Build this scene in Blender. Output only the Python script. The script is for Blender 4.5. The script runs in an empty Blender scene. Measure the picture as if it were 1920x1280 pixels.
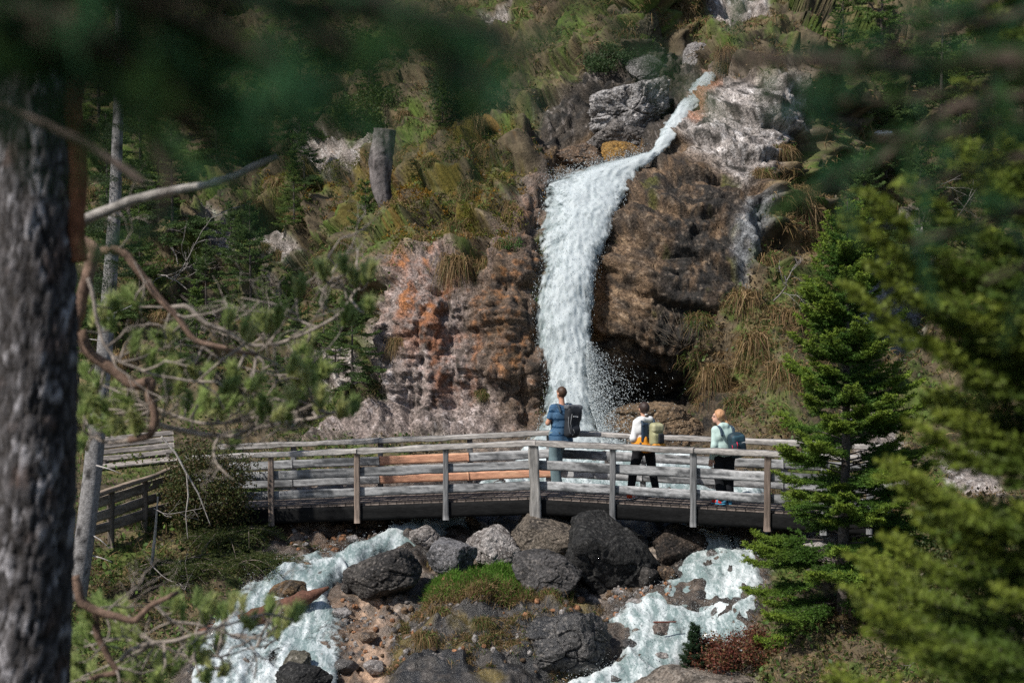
import bpy, math, random
import numpy as np
from mathutils import Vector

# ------------------------------------------------------------------ camera, sky, sun, exposure
SC = bpy.context.scene
COL = SC.collection
F = 50.0 / 36.0 * 1920.0
CAM = np.array([0.0, 0.0, 4.15])
PITCH = math.atan(150.0 / F)
cam_data = bpy.data.cameras.new("camera")
cam = bpy.data.objects.new("camera", cam_data)
COL.objects.link(cam)
cam.location = CAM
cam.rotation_euler = (math.pi / 2 - PITCH, 0, 0)
cam_data.lens = 50
cam_data.sensor_width = 36
cam_data.clip_end = 600
cam_data.clip_start = 0.05
cam_data.dof.use_dof = True
cam_data.dof.focus_distance = 25.5
cam_data.dof.aperture_fstop = 1.55
SC.camera = cam

TO_SUN = np.array([-0.62, -0.44, 0.86])
TO_SUN = TO_SUN / np.linalg.norm(TO_SUN)
world = bpy.data.worlds.new("World")
SC.world = world
world.use_nodes = True
wn = world.node_tree.nodes
bg = wn["Background"]
sky = wn.new("ShaderNodeTexSky")
sky.sky_type = 'NISHITA'
sky.sun_disc = False
sky.sun_elevation = math.asin(TO_SUN[2])
sky.sun_rotation = math.atan2(TO_SUN[0], TO_SUN[1])
bg.inputs[1].default_value = 0.095
world.node_tree.links.new(sky.outputs[0], bg.inputs[0])
sun_data = bpy.data.lights.new("sun", 'SUN')
sun_data.energy = 4.8
sun_data.angle = math.radians(0.6)
sun_data.color = (1.0, 0.96, 0.90)
sun = bpy.data.objects.new("sun", sun_data)
COL.objects.link(sun)
sun.rotation_euler = Vector(-TO_SUN).to_track_quat('-Z', 'Y').to_euler()
sun.location = (-20, -15, 40)
SC.view_settings.view_transform = 'Standard'
SC.view_settings.look = 'None'
SC.view_settings.exposure = 0.15
SC.view_settings.gamma = 1.0
SC.cycles.max_bounces = 6
SC.cycles.diffuse_bounces = 3
SC.cycles.glossy_bounces = 2
SC.cycles.transmission_bounces = 3
SC.cycles.transparent_max_bounces = 8
SC.cycles.use_denoising = False
SC.cycles.sample_clamp_indirect = 4.0

rng = np.random.default_rng(11)

# ------------------------------------------------------------------ helpers
def at(px, py, Y):
    """world point seen at pixel (px, py) of the photograph, at distance Y in front of the camera"""
    px = np.asarray(px, float); py = np.asarray(py, float); Y = np.asarray(Y, float)
    cp, sp = math.cos(PITCH), math.sin(PITCH)
    u = (px - 960) / F; v = (640 - py) / F
    dy = cp + v * sp; dz = -sp + v * cp
    t = Y / dy
    return np.stack(np.broadcast_arrays(CAM[0] + t * u, CAM[1] + Y, CAM[2] + t * dz), -1)

def unit(v):
    return v / np.maximum(np.linalg.norm(v, axis=-1, keepdims=True), 1e-9)

def sstep(a, b, x):
    t = np.clip((x - a) / (b - a), 0, 1)
    return t * t * (3 - 2 * t)

def _h(i, j, k, seed):
    h = (i * np.uint32(73856093)) ^ (j * np.uint32(19349663)) ^ (k * np.uint32(83492791)) ^ np.uint32((seed * 2654435761) & 0xffffffff)
    h ^= h >> np.uint32(13); h = h * np.uint32(1274126177); h ^= h >> np.uint32(16)
    h = h * np.uint32(2246822519); h ^= h >> np.uint32(15)
    return h

def noise(P, freq=1.0, seed=0):
    """gradient noise, about -1..1"""
    Q = np.asarray(P, float) * freq + 1000.0
    I = np.floor(Q).astype(np.int64); f = Q - I
    I = I.astype(np.uint32)
    u = f * f * f * (f * (f * 6 - 15) + 10)
    out = 0
    for dx in (0, 1):
        for dy in (0, 1):
            for dz in (0, 1):
                h = _h(I[..., 0] + np.uint32(dx), I[..., 1] + np.uint32(dy), I[..., 2] + np.uint32(dz), seed)
                gx = (h & np.uint32(1023)).astype(float) / 511.5 - 1
                gy = ((h >> np.uint32(10)) & np.uint32(1023)).astype(float) / 511.5 - 1
                gz = ((h >> np.uint32(20)) & np.uint32(1023)).astype(float) / 511.5 - 1
                d = gx * (f[..., 0] - dx) + gy * (f[..., 1] - dy) + gz * (f[..., 2] - dz)
                w = (u[..., 0] if dx else 1 - u[..., 0]) * (u[..., 1] if dy else 1 - u[..., 1]) * (u[..., 2] if dz else 1 - u[..., 2])
                out = out + w * d
    return out * 1.5

def fbm(P, freq=1.0, octv=4, seed=0, gain=0.5):
    s = 0; a = 1.0; n = 0
    for o in range(octv):
        s = s + a * noise(P, freq * 2 ** o, seed + o * 17); n += a; a *= gain
    return s / n

def cells(P, freq, seed=0, tilt=0.6):
    """blocky rock facets: offset + tilted plane of the nearest cell; also F2-F1"""
    Q = np.asarray(P, float) * freq + 500.0
    I = np.floor(Q).astype(np.int64)
    f1 = np.full(Q.shape[:-1], 9.0); f2 = f1.copy(); val = np.zeros(Q.shape[:-1])
    for dx in (-1, 0, 1):
        for dy in (-1, 0, 1):
            for dz in (-1, 0, 1):
                J = (I + np.array([dx, dy, dz])).astype(np.uint32)
                h = _h(J[..., 0], J[..., 1], J[..., 2], seed)
                h2 = _h(J[..., 0], J[..., 1], J[..., 2], seed + 91)
                r = lambda hh, s: ((hh >> np.uint32(s)) & np.uint32(1023)).astype(float) / 1023.0
                D = Q - (I + np.array([dx, dy, dz])) - np.stack([r(h, 0), r(h, 10), r(h, 20)], -1)
                d = np.sqrt((D * D).sum(-1))
                n1 = d < f1
                v = (r(h2, 0) - 0.5) + tilt * (D[..., 0] * (r(h2, 10) - .5) + D[..., 1] * (r(h2, 15) - .5) + D[..., 2] * (r(h2, 20) - .5)) * 2
                f2 = np.where(n1, f1, np.minimum(f2, d))
                val = np.where(n1, v, val)
                f1 = np.where(n1, d, f1)
    return val, f2 - f1

def poly_sd(px, py, poly):
    """signed distance in photo pixels, positive inside"""
    poly = np.asarray(poly, float); n = len(poly)
    d = np.full(np.shape(px), 1e9); ins = np.zeros(np.shape(px), bool)
    for i in range(n):
        ax, ay = poly[i]; bx, by = poly[(i + 1) % n]
        ex, ey = bx - ax, by - ay
        t = np.clip(((px - ax) * ex + (py - ay) * ey) / (ex * ex + ey * ey + 1e-9), 0, 1)
        d = np.minimum(d, np.hypot(px - ax - t * ex, py - ay - t * ey))
        c = (ay > py) != (by > py)
        ins ^= c & (px < ex * (py - ay) / (ey if abs(ey) > 1e-9 else 1e-9) + ax)
    return np.where(ins, d, -d)

def build(name, parts, mat, parent=None, smooth=False, local=False):
    """one mesh object out of [(verts, faces, colours-or-None), ...]; world coordinates unless local"""
    Vs, Cs, loops, tot, off = [], [], [], [], 0
    for V, Fc, C in parts:
        V = np.asarray(V, float).reshape(-1, 3)
        Vs.append(V)
        C = np.array([0.5, 0.5, 0.5]) if C is None else np.asarray(C, float)
        Cs.append(np.broadcast_to(C, V.shape))
        for fa in (Fc if isinstance(Fc, list) and len(Fc) and isinstance(Fc[0], np.ndarray) and Fc[0].ndim == 2 else [Fc]):
            fa = np.asarray(fa)
            if fa.size == 0: continue
            loops.append((fa + off).ravel()); tot.append(np.full(len(fa), fa.shape[1]))
        off += len(V)
    V = np.concatenate(Vs); C = np.concatenate(Cs); L = np.concatenate(loops).astype(np.int32); T = np.concatenate(tot).astype(np.int32)
    if parent is not None and not local:
        V = V - np.array(parent_loc(parent))
    me = bpy.data.meshes.new(name)
    me.vertices.add(len(V)); me.vertices.foreach_set("co", V.ravel().astype(np.float32))
    me.loops.add(len(L)); me.loops.foreach_set("vertex_index", L)
    me.polygons.add(len(T))
    me.polygons.foreach_set("loop_start", np.concatenate([[0], np.cumsum(T)[:-1]]).astype(np.int32))
    me.polygons.foreach_set("loop_total", T)
    if smooth: me.polygons.foreach_set("use_smooth", np.ones(len(T), bool))
    ca = me.color_attributes.new("Col", 'FLOAT_COLOR', 'POINT')
    ca.data.foreach_set("color", np.concatenate([C, np.ones((len(C), 1))], 1).ravel().astype(np.float32))
    me.update(calc_edges=True); me.validate()
    me.materials.append(mat)
    o = bpy.data.objects.new(name, me)
    COL.objects.link(o)
    if parent is not None: o.parent = parent
    return o

def parent_loc(p):
    loc = np.array(p.location)
    if p.parent is not None: loc = loc + parent_loc(p.parent)
    return loc

def tag(o, label, cat, group=None):
    o["label"] = label; o["category"] = cat
    if group: o["group"] = group
    return o

def kind(o, k):
    o["kind"] = k; return o

def thing(name, label, cat, loc=(0, 0, 0), rz=0.0, group=None):
    o = bpy.data.objects.new(name, None)
    COL.objects.link(o); o.location = tuple(float(v) for v in loc); o.rotation_euler = (0, 0, rz)
    o.empty_display_size = 0.2
    return tag(o, label, cat, group)

def dup(o, loc, rz, sc, label, group=None):
    """copy of a thing with copies of its parts and sub-parts"""
    c = o.copy(); COL.objects.link(c)
    c.location = tuple(float(v) for v in loc); c.rotation_euler = (0, 0, rz); c.scale = (sc, sc, sc)
    c["label"] = label
    if group: c["group"] = group
    for ch in list(o.children):
        d = ch.copy(); COL.objects.link(d); d.parent = c
        for g in list(ch.children):
            e = g.copy(); COL.objects.link(e); e.parent = d
    return c

# ------------------------------------------------------------------ materials
def mat_vc(name, rough=0.8, nscale=8.0, namt=0.25, bscale=20.0, bstr=0.3, transl=0.0, spec=0.3, stretch=None, bdist=0.02):
    """colour from the mesh's own paint layer, broken up by procedural noise, with bump"""
    m = bpy.data.materials.new(name); m.use_nodes = True
    nt = m.node_tree; N = nt.nodes; Lk = nt.links
    b = N["Principled BSDF"]; out = N["Material Output"]
    b.inputs["Roughness"].default_value = rough
    b.inputs["Specular IOR Level"].default_value = spec
    a = N.new("ShaderNodeVertexColor"); a.layer_name = "Col"
    tc = N.new("ShaderNodeTexCoord"); src = tc.outputs["Object"]
    if stretch:
        mp = N.new("ShaderNodeMapping"); mp.inputs["Scale"].default_value = stretch
        Lk.new(src, mp.inputs[0]); src = mp.outputs[0]
    col = a.outputs[0]
    if namt > 0:
        n = N.new("ShaderNodeTexNoise"); n.inputs["Scale"].default_value = nscale; n.inputs["Detail"].default_value = 6
        n.inputs["Roughness"].default_value = 0.65
        Lk.new(src, n.inputs["Vector"])
        r = N.new("ShaderNodeMapRange"); r.inputs[1].default_value = 0.32; r.inputs[2].default_value = 0.68
        r.inputs[3].default_value = 1 - namt; r.inputs[4].default_value = 1 + namt
        Lk.new(n.outputs[0], r.inputs[0])
        mx = N.new("ShaderNodeMix"); mx.data_type = 'RGBA'; mx.blend_type = 'MULTIPLY'; mx.inputs[0].default_value = 1
        Lk.new(col, mx.inputs[6]); Lk.new(r.outputs[0], mx.inputs[7]); col = mx.outputs[2]
    Lk.new(col, b.inputs["Base Color"])
    if bstr > 0:
        n2 = N.new("ShaderNodeTexNoise"); n2.inputs["Scale"].default_value = bscale; n2.inputs["Detail"].default_value = 8
        n2.inputs["Roughness"].default_value = 0.7
        Lk.new(src, n2.inputs["Vector"])
        bp = N.new("ShaderNodeBump"); bp.inputs["Strength"].default_value = bstr; bp.inputs["Distance"].default_value = bdist
        Lk.new(n2.outputs[0], bp.inputs["Height"]); Lk.new(bp.outputs[0], b.inputs["Normal"])
    if transl > 0:
        t = N.new("ShaderNodeBsdfTranslucent"); Lk.new(col, t.inputs[0])
        ms = N.new("ShaderNodeMixShader"); ms.inputs[0].default_value = transl
        Lk.new(b.outputs[0], ms.inputs[1]); Lk.new(t.outputs[0], ms.inputs[2]); Lk.new(ms.outputs[0], out.inputs[0])
    return m

M_ROCK = mat_vc("rock", 0.85, 20, 0.75, 15, 1.0, spec=0.22, bdist=0.09)
M_WETROCK = mat_vc("wet_rock", 0.33, 18, 0.55, 16, 0.9, spec=0.5, bdist=0.05)
M_SOIL = mat_vc("soil", 0.95, 7, 0.35, 18, 0.7, spec=0.1, bdist=0.05)
M_GRASS = mat_vc("grass_blade", 0.7, 3, 0.15, 0, 0, transl=0.35, spec=0.2)
M_NEEDLE = mat_vc("needle", 0.6, 2, 0.12, 0, 0, transl=0.25, spec=0.25)
M_NEARNEEDLE = mat_vc("near_needle", 0.6, 2, 0.12, 0, 0, transl=0.5, spec=0.2)
M_LEAF = mat_vc("leaf", 0.55, 3, 0.15, 0, 0, transl=0.35, spec=0.3)
M_BARK = mat_vc("bark", 0.9, 22, 0.4, 40, 0.8, spec=0.15, bdist=0.02)
M_WOODX = mat_vc("weathered_wood_rail", 0.85, 3.0, 0.35, 4, 0.6, spec=0.2, stretch=(1.0, 12, 14), bdist=0.01)
M_BEAM = mat_vc("black_beam", 0.95, 3.0, 0.3, 4, 0.5, spec=0.03, stretch=(1.0, 12, 14), bdist=0.01)  # near-black wood of the beams under the deck
M_WOODY = mat_vc("weathered_wood_deck", 0.85, 3.0, 0.3, 4, 0.5, spec=0.2, stretch=(12, 1.0, 12), bdist=0.01)
M_WOODZ = mat_vc("weathered_wood_post", 0.85, 3.0, 0.35, 4, 0.6, spec=0.2, stretch=(14, 14, 1.0), bdist=0.01)
M_CLOTH = mat_vc("cloth", 0.9, 30, 0.12, 60, 0.25, spec=0.15, bdist=0.006)
M_SKIN = mat_vc("skin", 0.55, 15, 0.06, 0, 0, spec=0.35)
M_HAIR = mat_vc("hair", 0.55, 60, 0.3, 90, 0.4, spec=0.35, stretch=(1, 1, 0.25), bdist=0.004)
M_PLASTIC = mat_vc("pack_fabric", 0.6, 40, 0.12, 70, 0.3, spec=0.3, bdist=0.005)
M_PAINT = mat_vc("painted_metal", 0.4, 10, 0.08, 0, 0, spec=0.5)

def mat_water():
    m = bpy.data.materials.new("white_water"); m.use_nodes = True
    nt = m.node_tree; N = nt.nodes; Lk = nt.links
    b = N["Principled BSDF"]; out = N["Material Output"]
    a = N.new("ShaderNodeVertexColor"); a.layer_name = "Col"
    sp = N.new("ShaderNodeSeparateColor"); Lk.new(a.outputs[0], sp.inputs[0])
    tc = N.new("ShaderNodeTexCoord")
    mq = N.new("ShaderNodeMapping"); mq.inputs["Scale"].default_value = (1.5, .55, 1.2); mq.inputs["Rotation"].default_value = (0, 0, .25); Lk.new(tc.outputs["Object"], mq.inputs[0])
    n = N.new("ShaderNodeTexNoise"); n.inputs["Scale"].default_value = 9; n.inputs["Detail"].default_value = 8; n.inputs["Roughness"].default_value = 0.72; n.inputs["Distortion"].default_value = 1.2
    Lk.new(mq.outputs[0], n.inputs["Vector"])
    ad = N.new("ShaderNodeMath"); ad.operation = 'MULTIPLY_ADD'; ad.inputs[1].default_value = 2.6; ad.inputs[2].default_value = -1.3
    Lk.new(n.outputs[0], ad.inputs[0])
    s = N.new("ShaderNodeMath"); s.operation = 'ADD'; s.use_clamp = True
    Lk.new(sp.outputs[0], s.inputs[0]); Lk.new(ad.outputs[0], s.inputs[1])
    mx = N.new("ShaderNodeMix"); mx.data_type = 'RGBA'
    mx.inputs[7].default_value = (0.68, 0.72, 0.725, 1)
    tl = N.new("ShaderNodeMix"); tl.data_type = 'RGBA'; tl.inputs[6].default_value = (0.17, 0.225, 0.22, 1); tl.inputs[7].default_value = (0.42, 0.54, 0.54, 1)
    Lk.new(sp.outputs[2], tl.inputs[0]); Lk.new(tl.outputs[2], mx.inputs[6])
    Lk.new(s.outputs[0], mx.inputs[0]); Lk.new(mx.outputs[2], b.inputs["Base Color"])
    r = N.new("ShaderNodeMapRange"); r.inputs[3].default_value = 0.12; r.inputs[4].default_value = 0.65
    Lk.new(s.outputs[0], r.inputs[0]); Lk.new(r.outputs[0], b.inputs["Roughness"])
    n2 = N.new("ShaderNodeTexNoise"); n2.inputs["Scale"].default_value = 22; n2.inputs["Detail"].default_value = 6
    Lk.new(tc.outputs["Object"], n2.inputs["Vector"])
    bp = N.new("ShaderNodeBump"); bp.inputs["Strength"].default_value = 0.12; bp.inputs["Distance"].default_value = 0.03
    Lk.new(n2.outputs[0], bp.inputs["Height"]); Lk.new(bp.outputs[0], b.inputs["Normal"])
    # thin water lets the rock show through: G channel = cover
    n3 = N.new("ShaderNodeTexNoise"); n3.inputs["Scale"].default_value = 14; n3.inputs["Detail"].default_value = 5; n3.inputs["Roughness"].default_value = 0.75
    Lk.new(tc.outputs["Object"], n3.inputs["Vector"])
    c1 = N.new("ShaderNodeMath"); c1.operation = 'ADD'; Lk.new(sp.outputs[1], c1.inputs[0]); Lk.new(n3.outputs[0], c1.inputs[1])
    c2 = N.new("ShaderNodeMapRange"); c2.inputs[1].default_value = 0.82; c2.inputs[2].default_value = 1.12
    Lk.new(c1.outputs[0], c2.inputs[0])
    tr = N.new("ShaderNodeBsdfTransparent"); ms = N.new("ShaderNodeMixShader")
    Lk.new(c2.outputs[0], ms.inputs[0]); Lk.new(tr.outputs[0], ms.inputs[1]); Lk.new(b.outputs[0], ms.inputs[2]); Lk.new(ms.outputs[0], out.inputs[0])
    return m
def mat_fall():
    """falling water: soft, streaked along the drop, torn open where it is thin"""
    m = bpy.data.materials.new("falling_water"); m.use_nodes = True
    nt = m.node_tree; N = nt.nodes; Lk = nt.links
    b = N["Principled BSDF"]; out = N["Material Output"]; b.inputs["Roughness"].default_value = .6; b.inputs["Specular IOR Level"].default_value = .2
    a = N.new("ShaderNodeVertexColor"); a.layer_name = "Col"
    sp = N.new("ShaderNodeSeparateColor"); Lk.new(a.outputs[0], sp.inputs[0])
    tc = N.new("ShaderNodeTexCoord"); mp = N.new("ShaderNodeMapping"); mp.inputs["Scale"].default_value = (11, 11, 1.5); Lk.new(tc.outputs["Object"], mp.inputs[0])
    n = N.new("ShaderNodeTexNoise"); n.inputs["Scale"].default_value = 1; n.inputs["Detail"].default_value = 3; n.inputs["Roughness"].default_value = .6; Lk.new(mp.outputs[0], n.inputs["Vector"])
    ad = N.new("ShaderNodeMath"); ad.operation = 'MULTIPLY_ADD'; ad.inputs[1].default_value = 1.3; ad.inputs[2].default_value = -.65; Lk.new(n.outputs[0], ad.inputs[0])
    s = N.new("ShaderNodeMath"); s.operation = 'ADD'; s.use_clamp = True; Lk.new(sp.outputs[0], s.inputs[0]); Lk.new(ad.outputs[0], s.inputs[1])
    mx = N.new("ShaderNodeMix"); mx.data_type = 'RGBA'; mx.inputs[6].default_value = (.20, .285, .29, 1); mx.inputs[7].default_value = (.72, .77, .78, 1)
    Lk.new(s.outputs[0], mx.inputs[0]); Lk.new(mx.outputs[2], b.inputs["Base Color"])
    t = N.new("ShaderNodeBsdfTranslucent"); Lk.new(mx.outputs[2], t.inputs[0])
    m1 = N.new("ShaderNodeMixShader"); m1.inputs[0].default_value = .45; Lk.new(b.outputs[0], m1.inputs[1]); Lk.new(t.outputs[0], m1.inputs[2])
    mp2 = N.new("ShaderNodeMapping"); mp2.inputs["Scale"].default_value = (11, 11, 2.0); mp2.inputs["Location"].default_value = (3, 7, 1); Lk.new(tc.outputs["Object"], mp2.inputs[0])
    n3 = N.new("ShaderNodeTexNoise"); n3.inputs["Scale"].default_value = 1; n3.inputs["Detail"].default_value = 4; n3.inputs["Roughness"].default_value = .62; Lk.new(mp2.outputs[0], n3.inputs["Vector"])
    c1 = N.new("ShaderNodeMath"); c1.operation = 'ADD'; Lk.new(sp.outputs[1], c1.inputs[0]); Lk.new(n3.outputs[0], c1.inputs[1])
    c2 = N.new("ShaderNodeMapRange"); c2.inputs[1].default_value = .80; c2.inputs[2].default_value = 1.15; Lk.new(c1.outputs[0], c2.inputs[0])
    tr = N.new("ShaderNodeBsdfTransparent"); ms = N.new("ShaderNodeMixShader")
    Lk.new(c2.outputs[0], ms.inputs[0]); Lk.new(tr.outputs[0], ms.inputs[1]); Lk.new(m1.outputs[0], ms.inputs[2]); Lk.new(ms.outputs[0], out.inputs[0])
    return m
M_FALL = mat_fall()
M_WATER = mat_water()
M_DROP = mat_vc("water_drop", 0.35, 3, 0.05, 0, 0, transl=0.3, spec=0.5)
# ------------------------------------------------------------------ the land: one relief of gorge, cliffs, banks and stream bed
CTRL = """
-260: -450 78, 200 72, 600 68, 1000 62, 1300 58, 1600 58, 2370 62
0: -450 62, 200 60, 600 56, 900 50, 1100 46, 1220 41, 1300 44, 1600 48, 2370 48
150: -450 56, 300 52, 600 49, 850 45, 1000 42.5, 1100 40.5, 1200 39.5, 1290 39.6, 1330 39.3, 1385 37, 1500 37.2, 1700 42, 2370 42
250: -450 50, 300 48, 600 45, 720 43, 850 40, 950 38.3, 1050 38.7, 1150 38.7, 1225 38.2, 1262 37.6, 1300 35.7, 1400 34.9, 1500 35.6, 1680 40, 2370 40
330: -450 46, 300 45, 600 42, 800 37.5, 950 35.6, 1010 35.2, 1040 36.2, 1110 36.6, 1180 36.2, 1230 34.8, 1350 34, 1480 34.3, 1600 38
430: -450 43, 150 42, 400 41, 600 39.5, 750 35.5, 900 33.3, 985 32.4, 1060 33.9, 1110 33.9, 1175 33.0, 1300 32.7, 1420 32.8, 1500 33.5, 1680 37.5, 1850 37, 2370 38
500: 740 33, 850 32.2, 985 31.7, 1060 33, 1110 33, 1160 32.4, 1300 32.2
600: -450 39, 150 38, 400 37, 600 36, 690 34, 735 32, 850 31.7, 985 31.2, 1060 32.2, 1105 32.4, 1150 31.9, 1350 31.4, 1480 31, 1600 34, 1680 36.5, 1850 35.5, 2370 36
700: 400 34.5, 620 33, 735 31.5, 850 31.3, 1000 30.9, 1060 31.8, 1120 32.1, 1200 32.6, 1300 32, 1400 30.5, 1500 29.5, 1680 34, 1850 34
745: 1150 32.8, 1230 33.2, 1300 32.6
800: -450 32, 150 31.5, 400 31.5, 600 31.2, 740 30.9, 850 30.9, 980 30.6, 1060 31, 1150 30.6, 1250 30.3, 1350 29.5, 1450 28.2, 1600 29, 1850 31, 2370 31
860: -450 29, 100 29, 250 28.9, 400 29, 600 29.3, 800 29.3, 1000 29.2, 1150 28.9, 1300 28.3, 1400 27.6, 1550 27.5, 1700 26.8, 1900 27, 2370 27
920: -450 26.5, 100 26.8, 250 27, 400 27.3, 600 27.6, 850 27.6, 1000 27.4, 1200 27, 1350 26.6, 1500 26.3, 1650 25.7, 1800 24.8, 2370 24
970: -450 25, 100 25.3, 300 25.6, 500 26.2, 700 26.2, 850 26.2, 1000 26.1, 1200 25.8, 1350 25.4, 1500 25.2, 1640 24.8, 1750 23.5, 1900 22.6, 2370 22
1040: -450 23.9, 100 24.2, 300 24.3, 450 24.4, 600 24.5, 750 24.6, 900 24.6, 1050 24.6, 1200 24.4, 1350 24, 1500 23.4, 1640 22.9, 1750 21.8, 1900 21, 2370 20
1120: -450 22.7, 100 23, 300 23.1, 450 23.2, 600 23.3, 750 23.2, 900 23.1, 1050 23.1, 1200 23, 1350 22.7, 1500 21.7, 1700 20.3, 1900 19.4, 2370 18.5
1200: -450 21.5, 100 22, 300 22.1, 500 22.3, 700 22.1, 900 22, 1080 22, 1200 22, 1350 21.7, 1500 20.2, 1700 18.9, 1900 18, 2370 17
1290: -450 20, 100 20.7, 300 20.8, 500 21, 700 21, 900 20.9, 1100 21, 1250 20.8, 1400 20, 1600 18.5, 1900 16.9, 2370 16
1420: -450 18.5, 300 18.9, 900 19, 1400 18.2, 1900 15.7, 2370 15
"""
cp = []
for line in CTRL.strip().splitlines():
    y, rest = line.split(":")
    for it in rest.split(","):
        x, d = it.split(); cp.append((float(x), float(y), float(d)))
cp = np.array(cp)

def _phi(d2):
    return 0.5 * d2 * np.log(d2 + 1e-12)
_c = cp[:, :2] / 1000.0
_n = len(_c)
_A = np.zeros((_n + 3, _n + 3))
_A[:_n, :_n] = _phi(((_c[:, None] - _c[None]) ** 2).sum(-1)) + np.eye(_n) * 2e-4
_A[:_n, _n] = 1; _A[:_n, _n + 1:] = _c
_A[_n:, :_n] = _A[:_n, _n:].T
_w = np.linalg.solve(_A, np.concatenate([np.log(cp[:, 2]), np.zeros(3)]))

def depth(px, py):
    px = np.asarray(px, float); py = np.asarray(py, float)
    q = np.stack([px.ravel(), py.ravel()], -1) / 1000.0
    out = np.empty(len(q))
    for s in range(0, len(q), 20000):
        c = q[s:s + 20000]
        out[s:s + 20000] = _phi(((c[:, None] - _c[None]) ** 2).sum(-1)) @ _w[:_n] + _w[_n] + c @ _w[_n + 1:]
    return np.exp(out).reshape(px.shape)

GX = np.concatenate([np.arange(-450, -30, 14.0), np.arange(-30, 1950, 3.2), np.arange(1950, 2371, 14.0)])
GY = np.concatenate([np.arange(-260, -20, 14.0), np.arange(-20, 1300, 3.2), np.arange(1300, 1421, 12.0)])
PX, PY = np.meshgrid(GX, GY)
Y0 = depth(PX, PY)
P0 = at(PX, PY, Y0)
di = np.gradient(P0, axis=0); dj = np.gradient(P0, axis=1)
NRM = unit(np.cross(di, dj))
NRM = np.where(((P0 - CAM) * NRM).sum(-1, keepdims=True) > 0, -NRM, NRM)
wob = fbm(P0, 0.9, 4, 5)
wob2 = fbm(P0, 0.9, 4, 55)
WX, WY = PX + wob * 26, PY + wob2 * 26

def zone(poly, soft=14):
    return sstep(-soft, soft, poly_sd(WX, WY, poly))

Z_LEFT = zone([(735, 490), (835, 478), (890, 520), (930, 430), (1005, 330), (1030, 345), (1012, 480), (1005, 560), (1024, 690), (1012, 812), (840, 818), (560, 828), (610, 790), (715, 750), (712, 620)])
Z_RIGHT = zone([(1235, 240), (1290, 165), (1345, 140), (1490, 160), (1520, 230), (1455, 320), (1420, 400), (1395, 500), (1330, 610), (1270, 690), (1270, 750), (1120, 760), (1100, 600), (1120, 480), (1150, 400), (1200, 320)])
Z_PALE = zone([(1290, 170), (1345, 148), (1490, 165), (1512, 235), (1465, 300), (1385, 345), (1310, 300), (1272, 240)], 22)
Z_GREY = zone([(1600, 400), (1720, 420), (1760, 520), (1740, 630), (1660, 680), (1590, 640)], 25)
Z_GREY2 = zone([(1400, 385), (1445, 390), (1432, 450), (1385, 540), (1368, 470)], 14)
Z_GORGE = zone([(1000, 215), (1100, 120), (1200, 90), (1290, 90), (1330, 150), (1250, 290), (1200, 330), (1120, 400), (1020, 380), (990, 300)], 16)
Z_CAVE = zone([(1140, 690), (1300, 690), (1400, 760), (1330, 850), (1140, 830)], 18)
Z_OUT = np.max([zone(p, 10) for p in (
    [(470, 430), (530, 420), (560, 470), (500, 500)], [(460, 540), (505, 510), (530, 575), (470, 585)], [(380, 560), (470, 590), (470, 640), (380, 620)],
    [(545, 240), (640, 240), (660, 330), (560, 310)], [(720, 215), (650, 260), (650, 330), (690, 320)], [(390, 400), (450, 420), (430, 480), (385, 470)],
    [(600, 660), (680, 640), (690, 720), (610, 760)], [(1330, 0), (1440, 0), (1440, 60), (1340, 70)], [(900, 25), (960, 20), (960, 60), (900, 50)],
    [(1590, 770), (1680, 790), (1690, 860), (1600, 870)], [(1760, 850), (1860, 840), (1880, 920), (1780, 930)], [(1640, 880), (1720, 900), (1700, 940), (1640, 930)],
    [(1500, 990), (1590, 1000), (1580, 1060), (1490, 1050)])], axis=0)
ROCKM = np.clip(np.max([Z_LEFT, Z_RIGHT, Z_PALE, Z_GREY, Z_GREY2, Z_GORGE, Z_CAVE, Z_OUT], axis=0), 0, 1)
Z_BED = zone([(1140, 790), (1440, 880), (1450, 1110), (1400, 1215), (1280, 1250), (1250, 1420), (280, 1420), (330, 1230), (430, 1110), (500, 1030), (490, 940), (560, 900), (800, 860), (940, 815)], 16)
Z_BED = Z_BED * (1 - ROCKM)
Z_ISLE = zone([(800, 1110), (850, 1065), (1000, 1060), (1120, 1150), (1120, 1240), (1000, 1420), (700, 1420), (745, 1180)], 16)
Z_RBANK = zone([(1225, 1270), (1300, 1235), (1420, 1215), (1420, 1420), (1150, 1420)], 10)

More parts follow.
